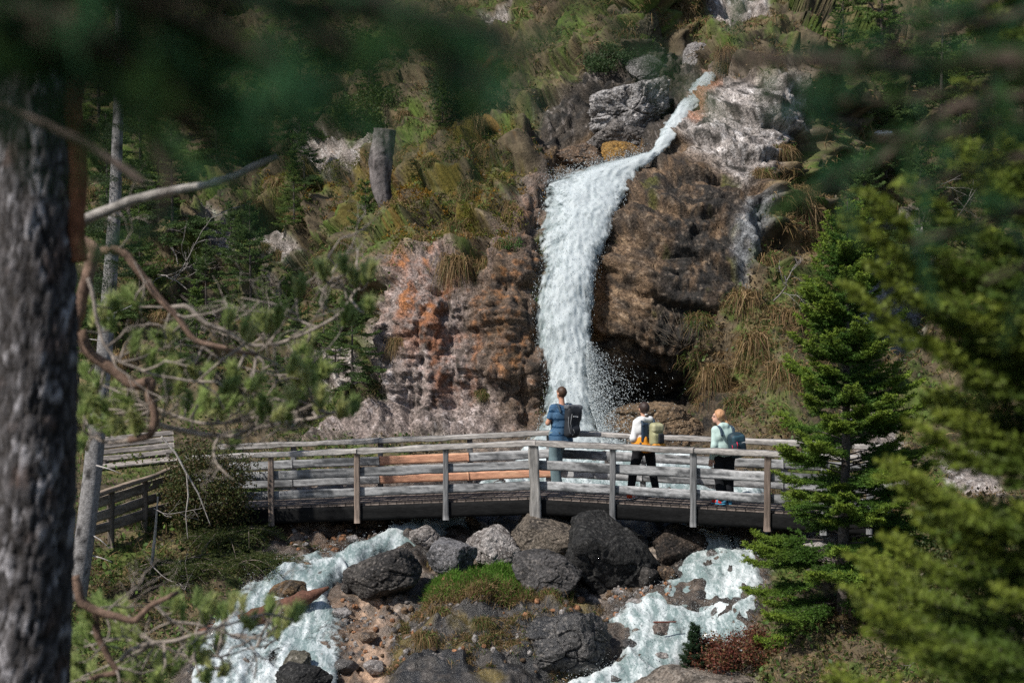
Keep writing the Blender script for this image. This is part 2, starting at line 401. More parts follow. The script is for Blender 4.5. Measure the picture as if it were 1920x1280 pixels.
def displace():
    P = P0
    warp = np.stack([noise(P, 0.7, 71), noise(P, 0.7, 72), noise(P, 0.7, 73)], -1)
    Q = P + 0.35 * warp
    c1, e1 = cells(Q, 0.55, 3); c2, e2 = cells(Q, 1.5, 4, .9); c3, e3 = cells(Q + 0.1 * warp, 4.2, 6, .9); c4, e4 = cells(Q + .05 * noise(P, 5, 75)[..., None], 9.5, 7, .9)
    c1 = c1 * sstep(0, .35, e1); c2 = c2 * sstep(0, .40, e2); c3 = c3 * sstep(0, .32, e3); c4 = c4 * sstep(0, .4, e4)
    rr = np.random.default_rng(77); tri = 0
    for f in (.9, 1.4, 2.1, 3.0, 4.2, 6.0):
        for k in range(2):
            nv = unit(rr.normal(size=3) * np.array([1, .5, 1]))
            ph = (P @ nv) * f + .45 * noise(P, f * .5, int(rr.integers(1000))) + rr.random()
            w = np.abs((ph % 1.0) - .5) * 4 - 1
            tri = tri + .155 / f * w * (.15 + .85 * sstep(-.25, .35, noise(P, f * .45, int(rr.integers(1000)))))
    hi = fbm(P, 7, 3, 31)
    far = sstep(28, 33, Y0)
    rock = 0.55 * c1 * (1 - .6 * Z_LEFT) + 0.10 * c2 + 0.035 * c3 + 0.02 * c4 + 0.02 * hi + tri - 0.09 * sstep(0.16, 0.0, e2) - 0.04 * sstep(0.2, 0.0, e3) - .07 * sstep(.16, 0, np.abs(noise(Q * np.array([1, 1, .35]), 1.9, 49)))
    # bedded limestone: ledges along the dip
    S = P.copy(); dip = P[..., 2] + 0.18 * P[..., 0] + 0.25 * fbm(P, 0.8, 3, 40)
    st = np.abs(((dip * 3.1 + 0.4 * noise(P, 1.1, 41)) % 1.0) - 0.5) * 2
    st2 = np.abs(((dip * 8.3 + 0.7 * noise(P, 2.1, 43)) % 1.0) - 0.5) * 2
    beds = 0.12 * st * (0.4 + 0.6 * sstep(-.3, .3, noise(P, 0.9, 44))) + 0.04 * st2
    bedm = np.clip(np.maximum(Z_PALE, 0.75 * Z_RIGHT), 0, 1)
    rock = rock * (1 - 0.35 * bedm) + beds * bedm
    pits = -0.12 * sstep(.1, .5, noise(Q, 2.1, 45)) - 0.09 * sstep(.05, .45, noise(P, 5.2, 46)) + 0.03 * np.abs(noise(P, 6.5, 48))
    rock = rock + .35 * pits * (1 - .4 * bedm)
    saw = lambda u, a=.22: (lambda f: sstep(0, a, f) * (1 - .85 * f) - .3)(u % 1.0)
    wn = noise(P, .55, 201); wn2 = noise(P, 1.7, 202)
    rb = saw(P[..., 2] * .95 + P[..., 0] * .30 + .55 * wn + .12 * wn2) * .42 + saw(P[..., 2] * 2.9 + P[..., 0] * .8 + .8 * wn + .3 * wn2) * .15 * (.3 + .7 * sstep(-.2, .3, wn2)) + saw(P[..., 2] * 7.5 + P[..., 0] * 2 + 1.1 * wn + .8 * wn2, .3) * .05
    rl = saw(P[..., 0] * .85 - P[..., 2] * .16 + .6 * wn + .12 * wn2) * .34 + saw(P[..., 0] * 2.6 - P[..., 2] * .5 + .9 * wn + .35 * wn2) * .14 * (.3 + .7 * sstep(-.2, .3, wn2)) + saw(P[..., 2] * 1.9 + .9 * noise(P, .8, 203)) * .10 + saw(P[..., 2] * 6.5 + 1.3 * noise(P, 1.2, 204), .3) * .05
    rock = rock * (1 - .35 * np.maximum(Z_RIGHT, Z_LEFT)) + rb * np.maximum(Z_RIGHT, Z_PALE) + rl * Z_LEFT
    vert = fbm(P * np.array([1, 1, 0.35]), 1.6, 3, 47) * 0.22 * Z_LEFT
    rock = rock + vert
    big = 0.7 * fbm(P, 0.22, 3, 21)
    soil = 0.70 * c1 + 0.20 * c2 + 0.40 * fbm(P, 0.6, 4, 22) - 0.9 * sstep(.18, .42, noise(P, .8, 27)) + 0.14 * np.abs(noise(P, 2.3, 23)) + 0.05 * fbm(P, 6, 2, 24)
    ledge = saw(P[..., 2] * .62 + .9 * noise(P, .35, 205) + .25 * noise(P, 1.1, 206), .16) * .95 + saw(P[..., 2] * 1.7 + .9 * noise(P, .8, 207), .2) * .32 * sstep(-.3, .2, wn2)
    soil = soil * .8 + ledge * sstep(30.5, 33, Y0) * sstep(52, 44, Y0)
    near = 0.16 * fbm(P, 0.9, 3, 25) + 0.12 * c3 * 0.5 + 0.05 * hi
    isle = poly_sd(WX, WY, [(745, 1180), (800, 1110), (850, 1070), (1000, 1060), (1110, 1140), (1130, 1240), (1010, 1300), (1000, 1420), (680, 1420)])
    bed = .30 * sstep(-14, 60, isle) + 0.26 * c2 * 0.8 + 0.10 * c3 + 0.02 * c4 + 0.02 * hi + (.5 - .1 * sstep(-8, 30, isle)) * tri + 0.10 * fbm(P, 0.8, 3, 26)
    d = far * (big + soil * (1 - ROCKM)) + (1 - far) * near * (1 - Z_BED) + rock * ROCKM * (0.35 + 0.65 * far)
    d = d * (1 - Z_BED) + bed * Z_BED
    # flat tread for the path by the bench and for the far landing of the bridge
    flat = np.maximum(sstep(60, 0, -poly_sd(PX, PY, [(120, 850), (420, 850), (520, 930), (300, 990), (100, 960)])), sstep(60, 0, -poly_sd(PX, PY, [(1560, 880), (1760, 880), (1760, 990), (1560, 985)])))
    return d * (1 - 0.75 * flat), c2, c3, st
DSP, CE2, CE3, STR = displace()
PT = P0 + NRM * DSP[..., None]
NT = unit(np.cross(np.gradient(PT, axis=0), np.gradient(PT, axis=1)))
NT = np.where((NT * NRM).sum(-1, keepdims=True) < 0, -NT, NT)

def gidx(arr, v):
    return np.interp(v, arr, np.arange(len(arr)))

def samp(A, px, py):
    """bilinear look-up of a grid field at photo pixels"""
    i = np.clip(gidx(GY, np.asarray(py, float)), 0, len(GY) - 1.001); j = np.clip(gidx(GX, np.asarray(px, float)), 0, len(GX) - 1.001)
    i0 = i.astype(int); j0 = j.astype(int); fi = i - i0; fj = j - j0
    if A.ndim == 3: fi = fi[..., None]; fj = fj[..., None]
    return (A[i0, j0] * (1 - fi) * (1 - fj) + A[i0 + 1, j0] * fi * (1 - fj) + A[i0, j0 + 1] * (1 - fi) * fj + A[i0 + 1, j0 + 1] * fi * fj)

def ground(px, py):
    return samp(PT, np.array([px]), np.array([py]))[0]

POOL = [(985, 800), (1150, 792), (1215, 815), (1330, 850), (1440, 900), (1450, 985), (1290, 990), (1200, 970), (1000, 950), (900, 968), (800, 972), (770, 950), (900, 890), (965, 850)]
LARM = [(1000, 930), (905, 965), (880, 1000), (790, 1050), (720, 1045), (650, 1080), (620, 1115), (655, 1140), (690, 1175), (660, 1230), (655, 1320), (330, 1320), (345, 1240), (400, 1140), (450, 1090), (520, 1045), (640, 1015), (720, 985), (770, 955)]
RARM = [(1260, 975), (1450, 975), (1450, 1090), (1430, 1170), (1400, 1215), (1300, 1240), (1210, 1320), (990, 1330), (1060, 1262), (1150, 1235), (1150, 1190), (1120, 1150), (1180, 1120), (1250, 1070)]
WATER_POLY = (POOL, LARM, RARM)
def mixc(c, new, m):
    return c * (1 - m[..., None]) + np.asarray(new, float) * m[..., None]

def paint():
    P = P0; n1 = fbm(P, 0.8, 4, 61); n2 = fbm(P, 2.6, 4, 62); n3 = fbm(P, 7.0, 3, 63); n4 = fbm(P, 1.3, 4, 64)
    v1 = fbm(P * np.array([1, 1, 0.3]), 2.2, 4, 65); v2 = fbm(P * np.array([1, 1, 0.3]), 6, 3, 66)
    C = np.zeros(P.shape) + np.array([0.11, 0.086, 0.055])
    C = mixc(C, (0.035, 0.03, 0.022), sstep(-0.05, 0.35, n2))
    C = mixc(C, (0.075, 0.105, 0.025), sstep(-0.1, 0.3, n1 + 0.4 * n3))
    C = mixc(C, (0.17, 0.125, 0.07), sstep(0.1, 0.4, n4 + 0.3 * n3) * 0.8)
    # ochre moss cushions on the ledges above the cliff
    zm = zone([(480, 300), (620, 290), (760, 330), (860, 260), (950, 220), (1010, 330), (930, 460), (840, 490), (730, 480), (620, 400)], 30)
    C = mixc(C, (0.13, 0.105, 0.025), sstep(0.0, 0.3, n4 + 0.3 * n2) * zm)
    C = mixc(C, (0.15, 0.08, 0.025), sstep(0.2, 0.4, n2) * zm * 0.8)
    # left wall: pinkish grey limestone, red algae, brown and black wet streaks, crevice shade painted as dark flecks
    L = mixc(np.zeros(P.shape) + np.array([0.30, 0.24, 0.215]), (0.15, 0.12, 0.105), sstep(-0.1, 0.35, n2))
    L = mixc(L, (0.56, 0.49, 0.47), sstep(0.1, 0.45, n3 + 0.3 * n1))
    n5 = fbm(P, 14, 2, 69)
    L = mixc(L, (0.52, 0.46, 0.43), sstep(0.2, 0.5, n5) * .5); L = mixc(L, (0.075, 0.06, 0.052), sstep(0.12, 0.45, -n5) * .8)
    L = mixc(L, (0.06, 0.052, 0.045), sstep(0.16, 0.42, v2 + 0.3 * n3))
    red = zone([(735, 480), (830, 480), (920, 560), (960, 640), (880, 760), (790, 740), (760, 640), (735, 560)], 40)
    L = mixc(L, (0.28, 0.11, 0.05), sstep(-0.15, 0.3, v1 * 0.8 + n3 * 0.6) * red * 0.8)
    L = mixc(L, (0.38, 0.15, 0.045), sstep(0.1, 0.3, v1 + 0.3 * n3) * zone([(745, 490), (810, 490), (830, 560), (790, 610), (750, 560)], 25) * 0.9)
    dk = zone([(880, 520), (960, 400), (1020, 330), (1030, 820), (960, 815), (900, 700)], 50)  # brown wet rock by the falls, with the turned-away edge's shade painted in
    L = mixc(L, (0.115, 0.075, 0.045), np.clip(dk * (0.85 + 0.4 * n2), 0, 1))
    L = mixc(L, (0.30, 0.135, 0.05), sstep(0.1, 0.35, n3 + 0.5 * v1) * dk * 0.7)
    L = mixc(L, (0.035, 0.032, 0.03), sstep(0.05, 0.35, v2) * dk * 0.8)
    C = mixc(C, L, Z_LEFT) if False else C * (1 - Z_LEFT[..., None]) + L * Z_LEFT[..., None]
    R = mixc(np.zeros(P.shape) + np.array([0.165, 0.108, 0.066]), (0.29, 0.20, 0.125), sstep(0.05, 0.4, n3))
    R = mixc(R, (0.06, 0.044, 0.032), sstep(-0.1, 0.25, n2))
    wet = zone([(1215, 290), (1310, 330), (1400, 380), (1385, 560), (1330, 660), (1270, 740), (1170, 720), (1225, 560), (1190, 420)], 40)
    R = mixc(R, (0.032, 0.029, 0.026), sstep(-0.3, 0.1, v1 + 0.5 * v2) * wet)
    R = mixc(R, (0.33, 0.26, 0.20), sstep(0.22, 0.45, n5) * 0.4); R = mixc(R, (0.05, 0.04, 0.033), sstep(0.15, 0.45, -n5) * .8)
    R = mixc(R, (0.42, 0.20, 0.09), zone([(1110, 430), (1150, 400), (1140, 620), (1100, 640)], 14) * 0.7)
    R = mixc(R, (0.10, 0.10, 0.025), sstep(0.22, 0.4, n4) * 0.8)
    C = C * (1 - Z_RIGHT[..., None]) + R * Z_RIGHT[..., None]
    W = mixc(np.zeros(P.shape) + np.array([0.36, 0.32, 0.295]), (0.17, 0.145, 0.13), sstep(-.05, 0.35, n2))
    W = mixc(W, (0.62, 0.575, 0.55), sstep(0.1, 0.4, n3 + 0.4 * n1))
    W = mixc(W, (0.05, 0.045, 0.04), sstep(0.08, 0.35, n2 + 0.5 * (0.5 - STR))); W = mixc(W, (.05, .045, .04), sstep(.1, .4, -n5) * .9)
    W = mixc(W, (0.42, 0.2, 0.12), zone([(1290, 215), (1340, 150), (1365, 160), (1310, 240)], 10) * 0.75)
    C = C * (1 - Z_PALE[..., None]) + W * Z_PALE[..., None]
    G = mixc(np.zeros(P.shape) + np.array([0.22, 0.225, 0.23]), (0.075, 0.075, 0.078), sstep(-0.1, 0.25, v2 + 0.4 * n2))
    G = mixc(G, (0.40, 0.375, 0.355), sstep(0.15, 0.4, n3))
    zg = np.clip(Z_GREY + Z_GREY2, 0, 1)
    C = C * (1 - zg[..., None]) + G * zg[..., None]
    O = mixc(np.zeros(P.shape) + np.array([0.36, 0.31, 0.28]), (0.12, 0.10, 0.085), sstep(-0.1, 0.3, n2))
    O = mixc(O, (0.54, 0.50, 0.47), sstep(0.1, 0.4, n3))
    C = C * (1 - Z_OUT[..., None]) + O * Z_OUT[..., None]
    D = mixc(np.zeros(P.shape) + np.array([0.075, 0.062, 0.05]), (0.028, 0.026, 0.024), sstep(-0.15, 0.25, n2))
    D = mixc(D, (0.23, 0.20, 0.18), sstep(0.2, 0.45, n3 + 0.3 * n1))
    D = mixc(D, (0.30, 0.16, 0.04), zone([(1130, 265), (1210, 275), (1200, 305), (1130, 300)], 10))
    D = mixc(D, (0.19, 0.125, 0.07), zone([(1020, 270), (1150, 250), (1120, 330), (1020, 345)], 14) * 0.7)
    C = C * (1 - Z_GORGE[..., None]) + D * Z_GORGE[..., None]
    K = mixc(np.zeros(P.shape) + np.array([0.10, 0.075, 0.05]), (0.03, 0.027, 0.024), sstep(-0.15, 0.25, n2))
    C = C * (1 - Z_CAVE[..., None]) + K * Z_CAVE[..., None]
    # stream bed: tan and grey gravel with brown stones
    B = mixc(np.zeros(P.shape) + np.array([0.17, 0.13, 0.10]), (0.065, 0.054, 0.046), sstep(-0.15, 0.25, n2))
    B = mixc(B, (0.34, 0.28, 0.23), sstep(0.12, 0.45, n3 + 0.4 * n1))
    B = mixc(B, (0.04, 0.036, 0.033), sstep(0.2, 0.4, fbm(P, 4, 3, 68)))
    B = mixc(B, (0.50, 0.33, 0.22), zone([(585, 1130), (720, 1100), (740, 1290), (640, 1300)], 30) * sstep(-.3, .15, n2 + .5 * n3) * .85)
    B = mixc(B, (0.2, 0.115, 0.065), zone([(500, 970), (760, 970), (740, 1010), (560, 1035), (480, 1020)], 14) * sstep(-.3, .3, n2) * 0.8)
    wsd = np.max([poly_sd(WX, WY, p) for p in WATER_POLY], axis=0)
    B = B * (1 - .5 * sstep(-34, -4, wsd))[..., None]
    C = C * (1 - Z_BED[..., None]) + B * Z_BED[..., None]
    I = mixc(np.zeros(P.shape) + np.array([0.062, 0.054, 0.047]), (0.028, 0.027, 0.026), sstep(-0.1, 0.25, n2))
    I = mixc(I, (.022, .022, .023), sstep(-.1, .2, v2 + .3 * n2) * sstep(1150, 1190, WY)); I = mixc(I, (.15, .11, .03), sstep(.12, .35, n4) * .8); I = mixc(I, (.20, .175, .155), sstep(.25, .45, n3) * .7)
    C = C * (1 - Z_ISLE[..., None]) + I * Z_ISLE[..., None]
    RB = mixc(np.zeros(P.shape) + np.array([0.25, 0.21, 0.17]), (0.09, 0.075, 0.06), sstep(-0.1, 0.25, n2))
    C = C * (1 - Z_RBANK[..., None]) + RB * Z_RBANK[..., None]
    return C * (1 + 0.25 * n3[..., None] + .35 * n5[..., None] * (1 - Z_BED[..., None]))
TCOL = np.clip(paint(), 0.012, 0.85)

def sheet(name, mask, mat):
    ny, nx = PX.shape
    idx = np.arange(ny * nx).reshape(ny, nx)
    q = np.stack([idx[:-1, :-1], idx[:-1, 1:], idx[1:, 1:], idx[1:, :-1]], -1)[mask]
    u, inv = np.unique(q.ravel(), return_inverse=True)
    return kind(build(name, [(PT.reshape(-1, 3)[u], inv.reshape(-1, 4), TCOL.reshape(-1, 3)[u])], mat), 'structure')

fm = lambda A: (A[:-1, :-1] + A[1:, 1:]) / 2
mk_rock = fm(ROCKM) > 0.5
mk_bed = (~mk_rock) & (fm(np.maximum(Z_BED, Z_ISLE)) > 0.5)
mk_left = mk_rock & (PX[:-1, :-1] < 1075)
sheet("rock_cliff", mk_left, M_ROCK)
sheet("rock_cliff", mk_rock & ~mk_left, M_ROCK)
sheet("stream_bed", mk_bed, M_WETROCK)
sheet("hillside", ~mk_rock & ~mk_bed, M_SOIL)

# the slope under and behind the photographer joins the lower edge of that relief
lowrow = PT[-1, ::6]
rows = []
for t in np.linspace(0, 1, 28):
    r = lowrow.copy()
    r[:, 1] = lowrow[:, 1] * (1 - t) + (-14) * t
    r[:, 0] = lowrow[:, 0] * (1 + 0.8 * t)
    z0 = lowrow[:, 2]
    r[:, 2] = z0 * (1 - sstep(0, 1, t)) + 3.4 * sstep(0, 1, t) - 0.7 * math.sin(t * math.pi)
    rows.append(r)
FG = np.array(rows)
FG[1:, :, 2] += 0.12 * fbm(FG[1:], 0.5, 3, 81)
ny, nx = FG.shape[:2]; idx = np.arange(ny * nx).reshape(ny, nx)
fq = np.stack([idx[:-1, :-1], idx[:-1, 1:], idx[1:, 1:], idx[1:, :-1]], -1).reshape(-1, 4)
kind(build("near_slope", [(FG.reshape(-1, 3), fq, np.array([0.06, 0.05, 0.03]))], M_SOIL, smooth=True), 'structure')
def near_ground(x, y):
    d = (FG[..., 0] - x) ** 2 + (FG[..., 1] - y) ** 2
    return FG[..., 2].ravel()[np.argmin(d)]

# ------------------------------------------------------------------ water
def stream():
    gx = np.arange(300, 1470, 3.0); gy = np.arange(785, 1330, 2.6)
    X, Y = np.meshgrid(gx, gy)
    sd = np.max([poly_sd(X, Y, p) for p in (POOL, LARM, RARM)], axis=0)
    D = depth(X, Y)
    P = at(X, Y, D)
    sd = sd + 26 * fbm(P, 1.6, 4, 90)
    # a turbulent skin, drawn out along the flow, over the mean bed level
    Q = P * np.array([1.0, 0.45, 1.0])
    Q = Q + .18 * np.stack([noise(P, 1.1, 191), noise(P, 1.1, 192), 0 * sd], -1)
    turb = 0.15 * (1 - np.abs(noise(Q, 1.1, 91))) + 0.06 * (1 - np.abs(noise(Q, 2.7, 92))) + 0.015 * noise(Q, 6, 191) + 0.025 * noise(Q, 7, 93) + 0.010 * noise(Q, 14, 94)
    stp = (-P[..., 1] * .75 + .9 * noise(P, .9, 198) + .25 * noise(P, 2.6, 199)) % 1.0
    step = .15 * sstep(0, .75, 1 - stp) * sstep(0, .12, stp)
    turb = turb + step * .8 + .025 * (1 - np.abs(noise(Q, 4.2, 196))) ** 2
    lift = -0.26 + 0.20 * sstep(-6, 40, sd) + .8 * turb * sstep(-5, 25, sd)
    N = samp(NRM, X, Y)
    P = P + N * lift[..., None]
    foam = 0.16 + 0.75 * fbm(Q, 1.3, 3, 95) + 1.0 * fbm(Q * np.array([1.6, .7, 1]), 4.5, 4, 96) + 1.0 * (turb - 0.19) + .30 * sstep(.35, .0, stp) * sstep(0, .05, stp)
    foam += 0.45 * sstep(900, 820, Y) + 0.12 * sstep(1050, 1180, Y)
    cover = 0.12 + 0.58 * sstep(-4, 34, sd) + .80 * fbm(Q, 2.8, 5, 97) + .25 * fbm(Q, 1, 2, 98) + .35 * sstep(960, 880, Y) + .03 + .14 * (X > 1000) - 0.30 * sstep(580, 680, X) * sstep(1100, 1150, Y) * (X < 800)
    keep = sd[:-1, :-1] > -6
    ny, nx = X.shape; idx = np.arange(ny * nx).reshape(ny, nx)
    q = np.stack([idx[:-1, :-1], idx[:-1, 1:], idx[1:, 1:], idx[1:, :-1]], -1)[keep]
    u, inv = np.unique(q.ravel(), return_inverse=True)
    C = np.stack([np.clip(foam, 0, 1), np.clip(cover, 0, 1), np.zeros_like(foam)], -1).reshape(-1, 3)
    kind(build("stream_water", [(P.reshape(-1, 3)[u], inv.reshape(-1, 4), C[u])], M_WATER, smooth=True), 'structure')
    return X, Y, P, sd
SX, SY, SP, SSD = stream()

def curve(tab, v):
    tab = np.array(tab, float); return np.interp(v, tab[:, 0], tab[:, 1])
FALL_L = [(286, 1216), (296, 1175), (306, 1135), (320, 1085), (335, 1045), (345, 1022), (400, 1013), (470, 1008), (530, 1001), (570, 997), (640, 1004), (690, 1017), (740, 1021), (790, 1012), (830, 985), (850, 970)]
FALL_R = [(286, 1236), (300, 1226), (320, 1203), (345, 1188), (370, 1174), (410, 1153), (460, 1137), (520, 1122), (600, 1110), (680, 1108), (760, 1114), (810, 1130), (850, 1150)]
FALL_Y = [(286, 35.5), (300, 35.1), (320, 34.7), (345, 34.2), (400, 33.2), (450, 32.6), (520, 31.9), (600, 31.4), (700, 30.9), (800, 30.1), (850, 29.6)]
CHUTE_L = [(136, 1322), (160, 1298), (200, 1270), (240, 1243), (270, 1228), (292, 1212)]
CHUTE_R = [(136, 1352), (160, 1335), (200, 1304), (240, 1282), (270, 1258), (292, 1236)]
CHUTE_Y = [(136, 38.4), (200, 37.2), (250, 36.2), (292, 35.6)]
def fall(name, TL, TR, TY, y0, y1, dens):
    """three torn sheets of falling water, one in front of the other"""
    v = np.arange(y0, y1, 2.0); parts = []
    for ly, (off, cov, fo) in enumerate(((0.0, .46, .30), (.16, .29, .58), (.34, .18, .92))):
        s = np.linspace(-0.05 + .02 * ly, 1.05 - .02 * ly, dens)
        V, S = np.meshgrid(v, s, indexing='ij')
        L = curve(TL, V); R = curve(TR, V)
        X = L + (R - L) * S
        Z_ = at(X, V, curve(TY, V)); X = X + (9 * fbm(Z_, 1.8, 3, 120 + ly) + 5 * noise(Z_, 6, 121 + ly)) * (np.abs(S - .5) * 2) ** 1.5
        D = curve(TY, V) - (0.40 if dens > 60 else .12) * np.sqrt(np.clip(1 - (2 * S - 1) ** 2, 0, 1)) + 0.2 - off
        P = at(X, V, D)
        Q = P * np.array([1, 1, 0.22]) + ly * 31.7
        jit = 0.16 * fbm(Q, 1.3, 3, 101) + 0.05 * (1 - np.abs(noise(Q, 4.5, 102))) + 0.03 * noise(P * np.array([1, 1, .35]), 9, 103)
        P = P + np.array([0.0, -1.0, 0.15]) * jit[..., None]
        edge = np.minimum(S, 1 - S)
        core = np.exp(-((S - 0.62 - 0.12 * noise(Q, 0.5, 106)) / 0.30) ** 2)
        up = sstep(430, 330, V)
        st = fbm(Q, 2.4, 4, 107); fine = fbm(P * np.array([1, 1, .3]) + ly * 9, 7, 3, 108)
        foam = fo + 0.35 * core + 0.45 * st + 0.35 * fine + 0.2 * up
        cover = cov - .12 + .36 * sstep(0, .22, edge + .09 * fbm(P + ly * 5, 2.5, 3, 105)) + .38 * core + .55 * st + (.25 + .35 * sstep(.55, 0, S)) * fine - .30 * sstep(.05, 0, edge) + .15 * up - .10 * sstep(.5, 0, S) * (ly > 0)
        ny, nx = X.shape; idx = np.arange(ny * nx).reshape(ny, nx)
        q = np.stack([idx[:-1, :-1], idx[:-1, 1:], idx[1:, 1:], idx[1:, :-1]], -1).reshape(-1, 4)
        parts.append((P.reshape(-1, 3), q, np.stack([np.clip(foam, 0, 1), np.clip(cover, 0, 1), 0 * foam], -1).reshape(-1, 3)))
    kind(build(name, parts, M_FALL, smooth=True), 'structure')
fall("waterfall", FALL_L, FALL_R, FALL_Y, 286, 850, 110)
fall("water_chute", CHUTE_L, CHUTE_R, CHUTE_Y, 136, 293, 36)

def drops(P, vel, size, name):
    """small stretched drops of water, a four-sided spindle each"""
    n = len(P); d = unit(vel); ln = np.linalg.norm(vel, axis=1, keepdims=True)
    a = unit(np.cross(d, rng.normal(size=(n, 3)))); b = np.cross(d, a)
    s = size[:, None] * .62; ln = ln * 3.0
    V = np.stack([P + d * s * ln, P - d * s * ln * .6, P + a * s, P + b * s, P - a * s * .8 - b * s * .8], 1)
    f = np.array([[0, 2, 3], [0, 3, 4], [0, 4, 2], [1, 3, 2], [1, 4, 3], [1, 2, 4]])
    Fc = (np.arange(n)[:, None, None] * 5 + f[None]).reshape(-1, 3)
    kind(build(name, [(V.reshape(-1, 3), Fc, np.array([0.64, 0.69, 0.70]))], M_DROP), 'stuff')

def spray():
    Ps, Vs, Ss = [], [], []
    # strings of drops on the face of the fall
    n = 2600
    v = 290 + 545 * rng.random(n) ** 0.9; s = rng.beta(0.75, 0.9, n) * 1.06 - 0.03
    X = curve(FALL_L, v) * (1 - s) + curve(FALL_R, v) * s
    D = curve(FALL_Y, v) - 0.55 * np.sqrt(np.clip(1 - (2 * s - 1) ** 2, 0, 1)) + 0.1 - rng.random(n) * 0.5
    Ps.append(at(X, v, D)); Vs.append(np.stack([rng.normal(0, .25, n), rng.normal(0, .2, n), -1.2 - rng.random(n)], -1)); Ss.append(rng.uniform(.004, .012, n))
    # bursts thrown out at the right foot of the fall
    n = 8000
    v = rng.uniform(640, 835, n); k = rng.exponential(0.32, n)
    X = curve(FALL_R, v) - 8 + k * 80 * sstep(620, 730, v)
    D = curve(FALL_Y, v) - rng.random(n) * 1.2
    Ps.append(at(X, v, D)); Vs.append(np.stack([rng.normal(.8, .6, n), rng.normal(0, .4, n), rng.normal(-.9, .6, n)], -1)); Ss.append(rng.uniform(.004, .016, n) * np.where(k > .6, .8, 1))
    # fringe at the lip and along the left edge
    n = 1500
    v = rng.uniform(288, 346, n); X = curve(FALL_L, v) - rng.exponential(8, n) + 10; v2 = v - rng.exponential(6, n)
    Ps.append(at(X, v2, curve(FALL_Y, v) - .4 - .3 * rng.random(n))); Vs.append(np.stack([rng.normal(-.5, .5, n), rng.normal(0, .4, n), rng.normal(.3, .6, n)], -1)); Ss.append(rng.uniform(.004, .013, n))
    # drops over the rapids
    w = np.argwhere(SSD > 12); pick = w[rng.integers(0, len(w), 9000)]
    p = SP[pick[:, 0], pick[:, 1]] + np.stack([0 * pick[:, 0], 0 * pick[:, 0], rng.exponential(.05, len(pick)) + .01], -1)
    Ps.append(p); Vs.append(np.stack([rng.normal(0, .6, len(p)), rng.normal(-.7, .5, len(p)), rng.normal(.2, .5, len(p))], -1)); Ss.append(rng.uniform(.004, .010, len(p)))
    drops(np.concatenate(Ps), np.concatenate(Vs), np.concatenate(Ss), "water_spray")
spray()
# ------------------------------------------------------------------ boulders
def ico(sub):
    t = (1 + 5 ** .5) / 2
    v = [(-1, t, 0), (1, t, 0), (-1, -t, 0), (1, -t, 0), (0, -1, t), (0, 1, t), (0, -1, -t), (0, 1, -t), (t, 0, -1), (t, 0, 1), (-t, 0, -1), (-t, 0, 1)]
    f = [(0, 11, 5), (0, 5, 1), (0, 1, 7), (0, 7, 10), (0, 10, 11), (1, 5, 9), (5, 11, 4), (11, 10, 2), (10, 7, 6), (7, 1, 8), (3, 9, 4), (3, 4, 2), (3, 2, 6), (3, 6, 8), (3, 8, 9), (4, 9, 5), (2, 4, 11), (6, 2, 10), (8, 6, 7), (9, 8, 1)]
    V = unit(np.array(v, float)); Fc = np.array(f)
    for _ in range(sub):
        e = np.sort(np.concatenate([Fc[:, [0, 1]], Fc[:, [1, 2]], Fc[:, [2, 0]]]), axis=1)
        u, inv = np.unique(e, axis=0, return_inverse=True); inv = inv.ravel()
        m = unit(V[u].mean(1)); n = len(Fc); off = len(V)
        a, b, c = inv[:n] + off, inv[n:2 * n] + off, inv[2 * n:] + off
        V = np.concatenate([V, m])
        Fc = np.concatenate([np.stack([Fc[:, 0], a, c], 1), np.stack([a, Fc[:, 1], b], 1), np.stack([c, b, Fc[:, 2]], 1), np.stack([a, b, c], 1)])
    return V, Fc
ICO = {s: ico(s) for s in (1, 2, 3, 4, 5, 6)}

def rock_shape(sub, seed, planes=16, k=18, rough=0.06):
    r = np.random.default_rng(seed)
    V, Fc = ICO[sub]
    n = unit(r.normal(size=(planes, 3))); o = r.uniform(.72, 1.05, planes)
    dots = np.maximum(V @ n.T, 0) / o
    R = (dots ** k).sum(1) ** (-1 / k)
    P = V * np.minimum(R, 1.35)[:, None]
    P = (P - (P.max(0) + P.min(0)) / 2) / ((P.max(0) - P.min(0)) / 2)
    S = P + seed * 3.7
    c, e = cells(S + 0.2 * np.stack([noise(S, 1.5, 1), noise(S, 1.5, 2), noise(S, 1.5, 3)], -1), 1.6, seed % 50)
    c2, e2 = cells(S, 5, seed % 50 + 3, .9)
    d = rough * 1.1 * c + rough * .45 * c2 + rough * 0.9 * fbm(S, 2.2, 4, 9) + rough * 0.4 * fbm(S, 9, 3, 10) - rough * 0.8 * sstep(.07, 0, e)
    return P * (1 + d)[:, None], Fc

def rock_paint(P, base, dark, light, seed):
    S = P + seed * 1.3
    n1 = fbm(S, 1.6, 4, 12); n2 = fbm(S, 5, 4, 13); n3 = fbm(S, 13, 3, 14)
    C = np.zeros(P.shape) + np.array(base)
    C = mixc(C, dark, sstep(-.1, .3, n1 + .5 * n2)); C = mixc(C, light, sstep(.12, .4, n3 + .35 * n2) * .9)
    return np.clip(C, .01, .8)

